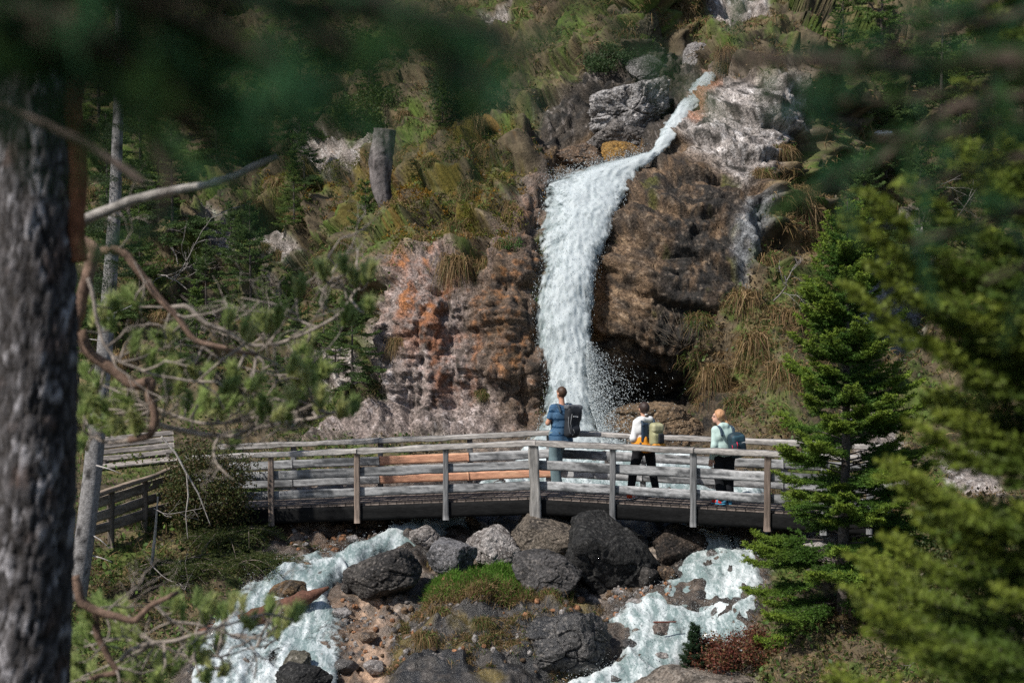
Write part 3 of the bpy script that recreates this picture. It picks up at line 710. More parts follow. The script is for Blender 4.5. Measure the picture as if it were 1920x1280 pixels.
DARK = ((.075, .068, .062), (.03, .028, .027), (.17, .15, .135))
GREYR = ((.24, .215, .20), (.085, .076, .07), (.42, .39, .37))
PALE = ((.36, .33, .31), (.15, .13, .12), (.52, .49, .46))
BROWN = ((.16, .105, .065), (.06, .045, .035), (.28, .2, .13))
RUST = ((.38, .19, .10), (.2, .10, .06), (.5, .3, .2))
BLACK = ((.032, .031, .030), (.017, .017, .017), (.09, .086, .08))
def rock(name, label, x0, y0, x1, y1, pal, seed, back=0.0, sub=5, depth_r=0.9, tilt=0.0, Y=None, cat="rock", group=None, rough=.06, planes=16, mat=None):
    cx, cy = (x0 + x1) / 2, (y0 + y1) / 2
    if Y is None: Y = float(depth(np.array([cx]), np.array([y1 - 0.2 * (y1 - y0)]))[0]) + back
    rx = (x1 - x0) / 2 / F * Y; rz = (y1 - y0) / 2 / F * Y
    c = at(cx, cy, Y)
    P, Fc = rock_shape(sub, seed, planes, rough=rough)
    ry = depth_r * rx
    ct, st_ = math.cos(tilt), math.sin(tilt)
    Q = P * np.array([rx, ry, rz])
    if tilt: Q = np.stack([Q[:, 0] * ct - Q[:, 2] * st_, Q[:, 1], Q[:, 0] * st_ + Q[:, 2] * ct], -1)
    o = build(name, [(Q, Fc, rock_paint(Q * 1.6, *pal, seed))], mat or M_ROCK, smooth=False)
    o.location = tuple(float(v) for v in c)
    tag(o, label, cat, group)
    return o

G1 = "boulders piled under the footbridge"
rock("boulder", "dark rounded boulder with brown top, standing alone in the white water of the left arm", 644, 1022, 792, 1122, DARK, 21, back=-.1, group=G1, depth_r=.8)
rock("boulder", "small upright pale boulder with a black left side, behind the lone dark boulder", 764, 983, 838, 1046, GREYR, 22, back=.35, group=G1)
rock("boulder", "blue grey speckled boulder at the upper left corner of the green grass patch", 799, 1012, 896, 1096, ((.17, .165, .17), (.06, .06, .062), (.33, .31, .31)), 23, back=-.05, group=G1)
rock("boulder", "pale cracked grey boulder leaning on the blue grey speckled one", 872, 986, 980, 1072, PALE, 24, back=.1, group=G1, tilt=-.25)
rock("boulder", "big brown speckled boulder directly below the thick corner post", 944, 955, 1110, 1046, ((.15, .125, .10), (.06, .052, .045), (.30, .25, .20)), 25, back=-.15, group=G1)
rock("boulder", "round dark grey boulder below the big brown speckled one", 958, 1030, 1090, 1122, ((.085, .08, .078), (.04, .038, .037), (.19, .17, .155)), 26, back=-.35, group=G1)
rock("boulder", "largest boulder, nearly black, in the shade under the footbridge", 1058, 958, 1244, 1128, BLACK, 27, back=.2, group=G1)
rock("boulder", "dark brown boulder at the left edge of the right torrent under the beam", 1224, 980, 1330, 1082, ((.06, .045, .035), (.025, .022, .02), (.13, .10, .08)), 28, back=.5, group=G1)
rock("rock", "small black rock wedged at the right foot of the nearly black boulder", 1180, 1056, 1238, 1106, DARK, 29, sub=4)
rock("rock", "brown rock above the torrent beside the small black wedged rock", 1232, 1060, 1268, 1092, BROWN, 30, sub=4)
rock("rock", "small tan rock under the beam left of the big speckled boulder", 868, 962, 902, 1000, BROWN, 31, sub=4, back=.4)
rock("rock", "small round grey rock under the beam beside the tan one", 904, 958, 946, 990, GREYR, 32, sub=4, back=.6)
rock("rock", "square orange stone in the right torrent", 1207, 1133, 1248, 1164, RUST, 33, sub=4, back=.15, planes=9)
rock("rock", "grey brown rock with a red stick lying on it in the right torrent", 1222, 1166, 1272, 1206, ((.19, .15, .13), (.09, .075, .065), (.3, .26, .23)), 34, sub=4, back=.1)
rock("rock", "flat brown rock beside the driftwood log in the left arm", 492, 1088, 584, 1132, ((.15, .09, .045), (.06, .045, .03), (.25, .17, .09)), 35, sub=5, back=.05)
rock("rock", "olive grey egg shaped rock in white water at the bottom edge", 522, 1220, 584, 1282, ((.12, .11, .085), (.06, .056, .048), (.22, .2, .17)), 36, sub=5, back=-.05)
rock("rock", "flat black slab of rock in front of the egg shaped rock", 512, 1246, 624, 1300, BLACK, 37, sub=5, back=-.3)
rock("rock", "small grey rock behind the flat black slab", 592, 1222, 616, 1246, GREYR, 38, sub=3)
rock("rock", "dark wet stone at the waterline below the black left side of the lone boulder", 638, 1085, 668, 1112, DARK, 39, sub=3)
rock("rock", "dark wet stone in the white rapids right of the dark brown boulder", 1305, 1085, 1330, 1112, DARK, 40, sub=3)
rock("rock", "long brown rock at the far right bank of the torrent below the beam", 1382, 1000, 1440, 1022, BROWN, 41, sub=4, back=.1)
rock("rock", "pale grey rock lit by the sun behind the spruce trunk", 1500, 1000, 1566, 1046, PALE, 42, sub=4)
rock("rock", "small dark rock left of the pale one behind the spruce", 1486, 1030, 1520, 1056, DARK, 43, sub=3)
rock("rock", "low wet black stone in the left arm beside the juniper scrub", 518, 1056, 548, 1076, BLACK, 44, sub=3)
rock("rock", "low brown stone in the left arm beside the low wet black stone", 564, 1052, 592, 1070, BROWN, 45, sub=3)
rock("bedrock_slab", "wet black rounded end of the bedrock slab between the two arms of the stream", 960, 1142, 1150, 1290, ((.055, .052, .05), (.022, .022, .023), (.17, .155, .14)), 46, back=.30, sub=6, depth_r=.75, rough=.10, planes=22, mat=M_WETROCK)
rock("bedrock_slab", "pale rock slab sloping into the water at the bottom edge", 1180, 1246, 1440, 1330, ((.24, .20, .165), (.10, .085, .07), (.36, .32, .28)), 47, back=.05, sub=5, depth_r=.7, rough=.06)
rock("rock_ledge", "brown square ledge of rock under the dark cave beside the falls", 1128, 756, 1322, 850, ((.20, .135, .08), (.09, .065, .045), (.33, .25, .17)), 48, Y=30.2, sub=6, depth_r=.75, rough=.06, planes=12)
rock("boulder", "big pale lumpy boulder left of the narrow upper chute", 1108, 150, 1256, 262, ((.36, .34, .33), (.10, .092, .088), (.54, .51, .49)), 49, Y=38.4, sub=6, depth_r=.7, rough=.13)
rock("boulder", "lower grey boulder tucked under the big pale lumpy one", 1100, 225, 1232, 298, ((.15, .135, .125), (.05, .046, .043), (.3, .27, .25)), 50, Y=38.1, sub=5, depth_r=.7, rough=.1)
rock("boulder", "smooth grey boulder at the top of the upper chute", 1280, 82, 1348, 148, ((.27, .25, .24), (.2, .185, .18), (.33, .31, .3)), 51, Y=40.2, sub=5)
rock("boulder", "ochre wet stone at the lip of the falls", 1126, 264, 1214, 312, ((.30, .17, .05), (.14, .085, .035), (.36, .23, .09)), 52, Y=37.4, sub=5, depth_r=.6)
rock("boulder", "dark grey block above the big pale boulder", 1170, 96, 1262, 168, ((.17, .16, .155), (.055, .052, .05), (.34, .32, .31)), 53, Y=40, sub=5)
rock("boulder", "brown wet rock at the left lip of the falls", 1030, 268, 1130, 336, ((.15, .10, .065), (.05, .042, .036), (.3, .23, .18)), 54, Y=37.3, sub=5, rough=.1)
rock("mossy_boulder", "tall mossy knob of rock topped with grass above the gorge", 1152, 8, 1244, 150, ((.075, .065, .04), (.03, .028, .022), (.14, .12, .09)), 55, Y=41.2, sub=5, depth_r=.8, rough=.08)
for px, py, r_ in ((700, 1060, 13), (660, 1010, 10), (735, 1010, 12), (610, 1080, 12), (560, 1150, 14), (470, 1120, 13), (640, 1150, 16), (600, 1200, 14), (690, 1195, 15), (450, 1200, 16), (500, 1190, 12), (650, 1250, 18), (400, 1260, 18), (700, 1250, 16),
                    (1340, 1040, 13), (1380, 1070, 14), (1300, 1130, 12), (1350, 1150, 15), (1190, 1130, 14), (1160, 1110, 12), (1180, 1210, 14), (1290, 1180, 12), (1390, 1130, 14), (1240, 1230, 12), (1150, 1275, 14)):
    k_ = int(px * 7 + py) % 90
    rock("rock", "one of the small wet stones standing out of the white rapids", px - r_ * 1.3, py - r_ * .8, px + r_ * 1.3, py + r_ * .8, (DARK, BROWN, GREYR, DARK)[k_ % 4], 100 + k_, sub=3, group="small stones in the rapids", mat=M_WETROCK)
stones = []
for i in range(620):
    k = rng.integers(0, 4)
    px, py = [(rng.uniform(640, 800), rng.uniform(1125, 1260)), (rng.uniform(1130, 1260), rng.uniform(1080, 1160)), (rng.uniform(540, 740), rng.uniform(985, 1030)), (rng.uniform(720, 1120), rng.uniform(1100, 1280))][k]
    s = rng.uniform(.012, .05) * (1.6 if rng.random() < .12 else 1); V, Fc = ICO[2]
    Q = V * s * rng.uniform(.6, 1.2, 3) * (1 + .25 * noise(V, 2, i)[:, None]) + ground(px, py)
    stones.append((Q, Fc, np.array([GREYR, PALE, BROWN, RUST][rng.integers(0, 4)][0]) * rng.uniform(.6, 1.1)))
kind(build("gravel", stones, M_ROCK), 'stuff')

# ------------------------------------------------------------------ timber
GREYWOOD = np.array([.295, .295, .295])
def plank(p0, p1, h, t, up=(0, 0, 1), col=GREYWOOD, wob=.006, seed=0, n=None, stain=0.6, side=None):
    """a sawn board from p0 to p1 (centre line), height h along up, thickness t"""
    p0 = np.array(p0, float); p1 = np.array(p1, float); d = unit(p1 - p0); L = np.linalg.norm(p1 - p0)
    up = np.array(up, float); up = unit(up - d * (up @ d)); sd = np.cross(d, up)
    n = n or max(3, int(L / .035)); s = np.linspace(0, 1, n); m = 5
    prof = []
    for a in np.linspace(-.5, .5, m): prof.append((a * h, -t / 2))
    for a in np.linspace(.5, -.5, m): prof.append((a * h, t / 2))
    prof = np.array(prof); M = len(prof)
    V = p0 + (p1 - p0) * s[:, None, None] + up * prof[None, :, :1] + sd * prof[None, :, 1:]
    W = V * np.array([1, 1, 1]) + seed * 2.17
    V = V + up * (wob * 1.6 * noise(np.broadcast_to((p0 + (p1 - p0) * s[:, None])[:, None] + seed * 7.7 + np.sign(prof[None, :, :1]) * 3, V.shape), 2.2, 3))[..., None] + wob * .5 * np.stack([noise(W, 9, 1), noise(W, 9, 2), noise(W, 9, 4)], -1)
    i = np.arange(n - 1)[:, None]; j = np.arange(M)[None]
    q = np.stack([i * M + j, i * M + (j + 1) % M, (i + 1) * M + (j + 1) % M, (i + 1) * M + j], -1).reshape(-1, 4)
    c0 = [np.array([[k, k + 1, M - 2 - k, M - 1 - k] for k in range(m - 1)])]
    caps = np.concatenate([c0[0], c0[0][:, ::-1] + (n - 1) * M])
    g = np.stack([(s * L)[:, None] * .5 + 0 * prof[None, :, 0], prof[None, :, 0] * 9 + 0 * s[:, None], prof[None, :, 1] * 6 + 0 * s[:, None]], -1) + seed * 5.3
    st = stain * sstep(-.08, .16, fbm(g, 2.2, 5, 7, .75)); st2 = sstep(.08, .3, fbm(g * np.array([.6, 2.2, 1]), 3.1, 3, 8))
    C = np.zeros(V.shape) + np.array(col) * (1 + .15 * math.sin(seed * 12.9))
    C = mixc(C, np.array(col) * np.array([.17, .18, .19]), st); C = mixc(C, np.minimum(np.array(col) * 1.45, .62), st2 * .5)
    return V.reshape(-1, 3), [q, caps], C.reshape(-1, 3)

def tube(pts, rad, sides=8, col=(.2, .15, .1), cap=True):
    pts = np.asarray(pts, float); n = len(pts); rad = np.broadcast_to(np.asarray(rad, float), (n,))
    d = unit(np.gradient(pts, axis=0)); ref = np.array([0.31, 0.17, .93]) if abs(d[0] @ np.array([0.31, .17, .93])) < .9 else np.array([1., 0, 0])
    a = unit(np.cross(d, ref)); b = np.cross(d, a)
    t = np.arange(sides) / sides * 2 * math.pi
    V = pts[:, None] + rad[:, None, None] * (a[:, None] * np.cos(t)[None, :, None] + b[:, None] * np.sin(t)[None, :, None])
    i = np.arange(n - 1)[:, None]; j = np.arange(sides)[None]
    q = np.stack([i * sides + j, i * sides + (j + 1) % sides, (i + 1) * sides + (j + 1) % sides, (i + 1) * sides + j], -1).reshape(-1, 4)
    return V.reshape(-1, 3), [q, np.array([np.arange(sides)[::-1]]), np.array([np.arange(sides) + (n - 1) * sides])] if cap else [q], np.broadcast_to(np.array(col, float), (n * sides, 3))

# ------------------------------------------------------------------ footbridge
BL = at(352, 955, 25.85); BC = at(1005, 931, 24.7); BR = at(1655, 969, 22.85)
def perp(a, b):
    d = unit((b - a) * np.array([1, 1, 0])); return np.array([-d[1], d[0], 0])
n1, n2 = perp(BL, BC), perp(BC, BR); nm = unit(n1 + n2) / (unit(n1 + n2) @ n1)
WID = 1.55
FL, FC, FR = BL + n1 * WID, BC + nm * WID, BR + n2 * WID
UP = np.array([0, 0, 1.0])
bridge = thing("footbridge", "weathered grey timber footbridge with a bend at its thick corner post, below the falls", "footbridge", (BC + FC) / 2)
seed_ = [0]
def sd_():
    seed_[0] += 1; return seed_[0]
def decking():
    parts = []
    for A, B, C_, D_ in ((BL, BC, FL, FC), (BC, BR, FC, FR)):
        L = np.linalg.norm(B - A); n = int(L / .155)
        for i in range(n):
            a, b = (i + .02) / n, (i + .98) / n
            m0 = A + (B - A) * (a + b) / 2; m1 = C_ + (D_ - C_) * (a + b) / 2
            w = L / n * .96
            parts.append(plank(m0 - UP * .02, m1 - UP * .02, w, .04, up=unit(B - A), col=np.array([.15, .122, .105]) * rng.uniform(.75, 1.2), seed=sd_(), wob=.004, n=10, stain=.45))
    return parts
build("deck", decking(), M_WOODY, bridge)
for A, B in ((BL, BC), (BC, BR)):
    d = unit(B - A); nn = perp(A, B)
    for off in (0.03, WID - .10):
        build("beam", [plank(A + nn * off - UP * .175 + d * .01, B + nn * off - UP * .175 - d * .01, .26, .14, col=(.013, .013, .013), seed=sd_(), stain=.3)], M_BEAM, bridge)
def lerp(A, B, t): return A + (B - A) * t
def tpix(A, B, px, z=0.5):
    """fraction along A-B seen at photo column px"""
    ts = np.linspace(-.05, 1.05, 600); P = A + (B - A) * ts[:, None]
    x = 960 + F * P[:, 0] / (P[:, 1] * math.cos(PITCH) - (P[:, 2] + z - CAM[2]) * math.sin(PITCH))
    return float(np.interp(px, x, ts))
H = 0.98
def post(base, top, w, col=GREYWOOD, down=.34, t=None):
    b = base - UP * down; e = base + UP * top
    return plank(b, e, w, t or w, up=(1, 0, 0), col=col, seed=sd_(), wob=.008, n=14, stain=.5)
near_posts = [(BL, BC, n1, 445), (BL, BC, n1, 510), (BL, BC, n1, 671), (BL, BC, n1, 837), (BC, BR, n2, 1150), (BC, BR, n2, 1301), (BC, BR, n2, 1440), (BC, BR, n2, 1546), (BC, BR, n2, 1632)]
brown = np.array([.24, .185, .15])
for A, B, nn, px in near_posts[1:]:
    p = lerp(A, B, tpix(A, B, px)) - nn * .05
    build("post", [post(p, H - .07, .10, brown if px in (510, 671, 1440) else GREYWOOD * .8, t=.085)], M_WOODZ, bridge)
build("corner_post", [plank(BC - nm * .09 - UP * .42 + np.array([.015, 0, 0]), BC - nm * .09 + UP * (H - .06) - np.array([.02, 0, 0]), .185, .17, up=(1, 0, 0), col=np.array([.36, .34, .315]), seed=sd_(), wob=.015, n=20, stain=.55)], M_WOODZ, bridge)
far_posts = [(FL, FC, n1, 549), (FL, FC, n1, 712), (FL, FC, n1, 880), (FL, FC, n1, 1028), (FC, FR, n2, 1205), (FC, FR, n2, 1352), (FC, FR, n2, 1470), (FC, FR, n2, 1580), (FC, FR, n2, 1688)]
for A, B, nn, px in far_posts:
    t = tpix(A, B, px); t = min(max(t, 0), 1.0)
    build("post", [post(lerp(A, B, t) + nn * .05, H - .07, .10, GREYWOOD * (.55 if px in (712, 880) else .75), t=.085)], M_WOODZ, bridge)
def rails(A, B, nn, sgn, cuts, fresh=(), ext=0.0, A_end=None):
    """handrail and two boards per bay, nailed to the deck side of the posts"""
    d = unit(B - A)
    ts = [0.0] + cuts + [1.0]
    tops = [0.0] + cuts[1::2] + [1.0]
    for a, b in zip(tops[:-1], tops[1:]):
        p, q = lerp(A, B, a), lerp(A, B, b)
        build("handrail", [plank(p + UP * (H - .035) + nn * .01 * sgn + d * .004, q + UP * (H - .035) + nn * .01 * sgn - d * .004, .085, .20, col=np.array([.36, .335, .31]), seed=sd_(), wob=.012, stain=.55)], M_WOODX, bridge)
    for k, (a, b) in enumerate(zip(ts[:-1], ts[1:])):
        p, q = lerp(A, B, a), lerp(A, B, b)
        for lev, hh in ((.20, .155), (.56, .165)):
            c = GREYWOOD * rng.uniform(.85, 1.2); s_ = .9; nm_ = "board"
            if (k, lev) in fresh: c = np.array([.55, .285, .18]); s_ = .12; nm_ = "fresh_board"
            o = build(nm_, [plank(p + UP * lev + nn * sgn * .012 + d * .006, q + UP * lev + nn * sgn * .012 - d * .006, hh, .04, col=c, seed=sd_(), wob=.008 if s_ > .5 else .003, stain=s_)], M_WOODX, bridge)
            if nm_ == "fresh_board": o["label"] = "fresh orange board replacing an old grey one"
def cuts(A, B, pxs): return [tpix(A, B, x) for x in pxs]
rails(BL, BC, n1, 1, cuts(BL, BC, (510, 671, 837)))
rails(BC, BR, n2, 1, cuts(BC, BR, (1150, 1301, 1440, 1546)))
rails(FL, FC, n1, -1, cuts(FL, FC, (549, 712, 880)), fresh=((2, .20), (2, .56), (3, .20)))
rails(FC, FR, n2, -1, cuts(FC, FR, (1205, 1352, 1470, 1580)))

# ------------------------------------------------------------------ low fence of the path that climbs to the bridge
def fence():
    pts = [(150, 938, 1022, 23.9), (208, 919, 1010, 24.5), (271, 898, 992, 25.1), (348, 872, 960, 25.8)]
    base = [at(x, b, Y) for x, t, b, Y in pts]; top = [at(x, t, Y) for x, t, b, Y in pts]
    root = thing("path_fence", "rough wooden fence with a sloping handrail beside the path below the bench", "fence", base[1])
    br = np.array([.20, .165, .135])
    for b, t in list(zip(base, top))[1:3]:
        build("post", [plank(b - UP * .15, t - UP * .03, .10, .10, up=(1, 0, 0), col=br * .9, seed=sd_(), wob=.008)], M_WOODZ, root)
    d = unit(top[-1] - top[0])
    build("handrail", [plank(top[0], top[-1], .07, .11, col=np.array([.27, .21, .16]), seed=sd_(), wob=.01)], M_WOODX, root)
    for f in (.22, .50, .80):
        build("board", [plank(lerp(base[0], top[0], f) + np.array([0, .08, 0]), lerp(base[-1], top[-1], f) + np.array([0, .08, 0]), .17, .035, col=br * 1.15, seed=sd_(), wob=.01)], M_WOODX, root)
fence()

# ------------------------------------------------------------------ bench
def bench():
    Y = 28.2
    sl, sr = at(186, 878, Y), at(332, 862, Y + .5)
    root = thing("park_bench", "long grey slatted timber bench on the path, left of the footbridge", "bench", (sl + sr) / 2 - UP * .45)
    d = unit(sr - sl); bk = np.array([-d[1], d[0], 0]); bk = unit(bk)
    w = np.array([.30, .265, .24])
    build("seat", [plank(sl + bk * (k * .125), sr + bk * (k * .125), .11, .045, up=bk, col=w * rng.uniform(.9, 1.15), seed=sd_()) for k in range(4)], M_WOODX, root)
    build("backrest", [plank(sl + bk * (.52 + .05 * k) + UP * (.11 + .125 * k), sr + bk * (.52 + .05 * k) + UP * (.11 + .125 * k), .105, .04, up=UP + bk * .3, col=w * rng.uniform(.85, 1.1), seed=sd_()) for k in range(4)], M_WOODX, root)
    for f in (.08, .92):
        c = lerp(sl, sr, f)
        for o_ in (.05, .5):
            build("leg", [plank(c + bk * o_ - UP * .55, c + bk * o_ + UP * (-.025 if o_ < .2 else .10), .09, .09, up=(1, 0, 0), col=w * .5, seed=sd_())], M_WOODZ, root)
bench()

# driftwood, stick
def log(name, label, pts, rad, col, cat, mat=None, sides=12, rough=.25, seed=0):
    pts = np.array(pts); n = 46; s = np.linspace(0, 1, n); k = np.linspace(0, 1, len(pts))
    P = np.stack([np.interp(s, k, pts[:, i]) for i in range(3)], -1); R = np.interp(s, np.linspace(0, 1, len(rad)), rad)
    V, Fc, C = tube(P, R, sides, col)
    c = np.repeat(P, sides, 0); d = V - c
    V = c + d * (1 + rough * fbm(V, 4, 4, seed)[:, None]); V += .3 * np.repeat(R, sides)[:, None] * np.stack([noise(c, 1.1, seed + 1), noise(c, 1.1, seed + 2), noise(c, 1.1, seed + 3)], -1)
    C = np.clip(C * (1 + .7 * fbm(V, 6, 4, seed + 5)[:, None]), .01, .8)
    return tag(build(name, [(V, Fc, C)], mat or M_BARK, smooth=True), label, cat)
log("driftwood_log", "reddish brown split driftwood log slanting across the left arm of the stream", [at(335, 1206, 22.3), at(430, 1172, 22.6), at(520, 1142, 22.7), at(575, 1122, 22.75), at(617, 1100, 22.8)], [.10, .12, .14, .12, .02], (.12, .06, .042), "log", seed=3, rough=.6)
log("stick", "short dark red stick lying across the grey brown rock in the torrent", [at(1225, 1166, 21.75), at(1268, 1165, 21.75)], [.018, .012], (.16, .06, .045), "stick", seed=4, sides=6)
# ------------------------------------------------------------------ people: smooth skins grown round a posed skeleton
def surfnet(fn, lo, hi, h):
    lo = np.array(lo, float); n = np.ceil((np.array(hi) - lo) / h).astype(int) + 1
    ax = [lo[i] + h * np.arange(n[i]) for i in range(3)]
    G = np.stack(np.meshgrid(*ax, indexing='ij'), -1)
    S = fn(G); ins = S < 0
    c = n - 1
    acc = np.zeros(tuple(c) + (3,)); cnt = np.zeros(tuple(c))
    offs = [(0, 0, 0), (1, 0, 0), (0, 1, 0), (1, 1, 0), (0, 0, 1), (1, 0, 1), (0, 1, 1), (1, 1, 1)]
    sl = lambda o: tuple(slice(o[i], o[i] + c[i]) for i in range(3))
    for a in range(8):
        for b in range(a + 1, 8):
            if sum(abs(offs[a][i] - offs[b][i]) for i in range(3)) != 1: continue
            sa, sb = S[sl(offs[a])], S[sl(offs[b])]
            x = (sa < 0) != (sb < 0)
            t = np.where(x, sa / np.where(x, sa - sb, 1), 0)
            acc += np.where(x[..., None], G[sl(offs[a])] * (1 - t[..., None]) + G[sl(offs[b])] * t[..., None], 0); cnt += x
    act = cnt > 0
    vid = -np.ones(tuple(c), int); vid[act] = np.arange(act.sum())
    V = acc[act] / cnt[act][:, None]
    quads = []
    for d in range(3):
        e1, e2 = (d + 1) % 3, (d + 2) % 3
        A = [slice(None)] * 3; B = [slice(None)] * 3
        A[d] = slice(0, n[d] - 1); B[d] = slice(1, n[d])
        a_, b_ = ins[tuple(A)], ins[tuple(B)]
        I = np.argwhere(a_ != b_)
        I = I[(I[:, e1] > 0) & (I[:, e2] > 0) & (I[:, e1] < n[e1] - 1) & (I[:, e2] < n[e2] - 1)]
        if not len(I): continue
        o1 = np.zeros(3, int); o1[e1] = 1; o2 = np.zeros(3, int); o2[e2] = 1
        q = np.stack([vid[tuple((I - k).T)] for k in (o1 + o2, o2, 0 * o1, o1)], 1)
        fl = a_[tuple(I.T)]
        q[~fl] = q[~fl][:, ::-1]
        quads.append(q[(q >= 0).all(1)])
    return V, np.concatenate(quads)

def cone(a, b, ra, rb):
    a = np.array(a, float); b = np.array(b, float); ab = b - a; L = ab @ ab + 1e-12
    def f(P):
        t = np.clip(((P - a) @ ab) / L, 0, 1)
        return np.linalg.norm(P - a - t[..., None] * ab, axis=-1) - (ra + (rb - ra) * t)
    return f
def ell(c, r):
    c = np.array(c, float); r = np.array(r, float)
    def f(P):
        q = (P - c) / r; k = np.linalg.norm(q, axis=-1); k2 = np.linalg.norm(q / r, axis=-1)
        return k * (k - 1) / np.maximum(k2, 1e-6)
    return f
def rbox(c, hs, r, R=None):
    c = np.array(c, float); hs = np.array(hs, float) - r
    def f(P):
        q = P - c
        if R is not None: q = q @ R
        q = np.abs(q) - hs
        return np.linalg.norm(np.maximum(q, 0), axis=-1) + np.minimum(q.max(-1), 0) - r
    return f
def blend(fs, k=.03):
    def g(P):
        d = fs[0](P)
        for f in fs[1:]:
            e = f(P); h = np.clip(.5 + .5 * (e - d) / k, 0, 1)
            d = e * (1 - h) + d * h - k * h * (1 - h)
        return d
    return g
def cut(f, *planes):
    """keep the side of each plane (point, normal) that its normal points away from"""
    def g(P):
        d = f(P)
        for p, n in planes: d = np.maximum(d, (P - np.array(p, float)) @ unit(np.array(n, float)))
        return d
    return g
def sub_(f, g_):
    return lambda P: np.maximum(f(P), -g_(P))
def skin_obj(name, f, lo, hi, h, mat, root, col, paintf=None, extra=()):
    V, Q = surfnet(f, lo, hi, h)
    C = np.zeros(V.shape) + np.array(col)
    if paintf is not None: C = paintf(V, C)
    return build(name, [(V, Q, C)] + list(extra), mat, root, smooth=True, local=True)

def hand(w, d, palm_n, side):
    """palm, four fingers of different lengths, thumb; w wrist, d pointing along the fingers"""
    w = np.array(w, float); d = unit(np.array(d, float)); pn = unit(np.array(palm_n, float) - d * (np.array(palm_n, float) @ d)); s = np.cross(d, pn) * side
    fs = [rbox(w + d * .045, (.04, .013, .05), .012, np.stack([s, pn, d], 1)), cone(w - d * .03, w + d * .02, .026, .026)]
    for k, (o, L) in enumerate(((-.030, .070), (-.010, .080), (.011, .075), (.030, .058))):
        a = w + d * .09 + s * o; b = a + d * L * .5 + pn * .008; c = b + unit(d + pn * .9) * L * .5
        fs += [cone(a, b, .0095, .0085), cone(b, c, .0085, .0072)]
    t0 = w + d * .03 - s * .036; t1 = t0 + d * .03 - s * .022 + pn * .012; t2 = t1 + d * .032 + pn * .012
    fs += [cone(t0, t1, .013, .011), cone(t1, t2, .0105, .0085)]
    return blend(fs, .006)

def person(label, loc, rz, J, height, skin, sex):
    root = thing("person", label, "person", loc, rz)
    j = {k: np.array(v, float) for k, v in J.items()}
    hd = j['head']; fw = unit(np.array(J.get('look', (0, 1, 0)), float)); rt = np.cross(fw, UP)
    wS = .175 if sex == 'm' else .15
    torso = [cone(j['hipL'] + UP * .02, j['hipR'] + UP * .02, .115, .115), cone(j['waist'] - [.055, 0, 0], j['waist'] + [.055, 0, 0], .095 if sex == 'f' else .108, .095 if sex == 'f' else .108),
             cone(j['chest'] - [.075, 0, 0], j['chest'] + [.075, 0, 0], .112 if sex == 'f' else .122, .112 if sex == 'f' else .122), cone(j['shL'], j['shR'], .058, .058),
             cone(lerp(j['pelvis'], j['waist'], 0), j['chest'], .10, .10)]
    neck = [cone(j['neck'] - UP * .04, hd - UP * .07, .056, .050)]
    skull = [ell(hd + UP * .015 - fw * .012, (.078, .098, .098)), cone(hd - UP * .06 + fw * .03, hd - UP * .085 + fw * .06, .052, .036),
             cone(hd + fw * .085 + UP * .0, hd + fw * .108 - UP * .03, .010, .016), cone(hd + fw * .075 - rt * .03 + UP * .02, hd + fw * .075 + rt * .03 + UP * .02, .02, .02),
             cone(hd + fw * .082 - rt * .018 - UP * .062, hd + fw * .082 + rt * .018 - UP * .062, .012, .012)]
    ears = [ell(hd + rt * s * .080 - fw * .005 - UP * .01, (.014, .026, .034)) for s in (-1, 1)]
    sock = [ell(hd + fw * .10 + rt * s * .032 + UP * .004, (.016, .016, .012)) for s in (-1, 1)]
    arms = []
    for s in 'LR':
        arms += [cone(j['sh' + s], j['el' + s], .052, .041), cone(j['el' + s], j['wr' + s], .042, .028)]
    legs = []
    for s in 'LR':
        legs += [cone(j['hip' + s], j['kn' + s], .092, .058), cone(j['kn' + s], j['an' + s], .058, .04), cone(j['an' + s] - UP * .02, j['an' + s] + j['toe' + s] * .14 - UP * .05, .04, .03)]
    f = blend(torso + neck + skull + arms + legs, .03)
    f2 = sub_(blend([f] + ears, .01), lambda P: np.minimum(sock[0](P), sock[1](P)))
    allp = np.array([v for k, v in j.items() if k not in ('look', 'toeL', 'toeR')])
    lo, hi = allp.min(0) - .2, allp.max(0) + .22; lo[2] = -.01
    V, Q = surfnet(f2, lo, hi, .014)
    ex = []
    for s, sg in (('L', -1), ('R', 1)):
        wv = j['wr' + s]; d = unit(wv - j['el' + s]); hf = hand(wv, d, J.get('palm' + s, (0.3 * -sg, .5, -.3)), sg)
        c = wv + d * .08
        hv, hq = surfnet(hf, c - .15, c + .15, .0055)
        ex.append((hv, hq, np.array(skin)))
    build("body", [(V, Q, np.array(skin))] + ex, M_SKIN, root, smooth=True, local=True)
    for s in (-1, 1): build("eye", [(ICO[2][0] * .011 + hd + fw * .083 + rt * s * .032 + UP * .004, ICO[2][1], np.array([.3, .28, .26]))], M_PAINT, root, smooth=True, local=True)
    return root, j, torso, arms, legs, dict(hd=hd, fw=fw, rt=rt, lo=lo, hi=hi)

def grow(fs, a): 
    return lambda P: blend(fs, .04)(P) - a

def wrinkle(f, amt=.008, fr=9, seed=0):
    return lambda P: f(P) + amt * noise(P * np.array([1, 1, .6]), fr, seed)

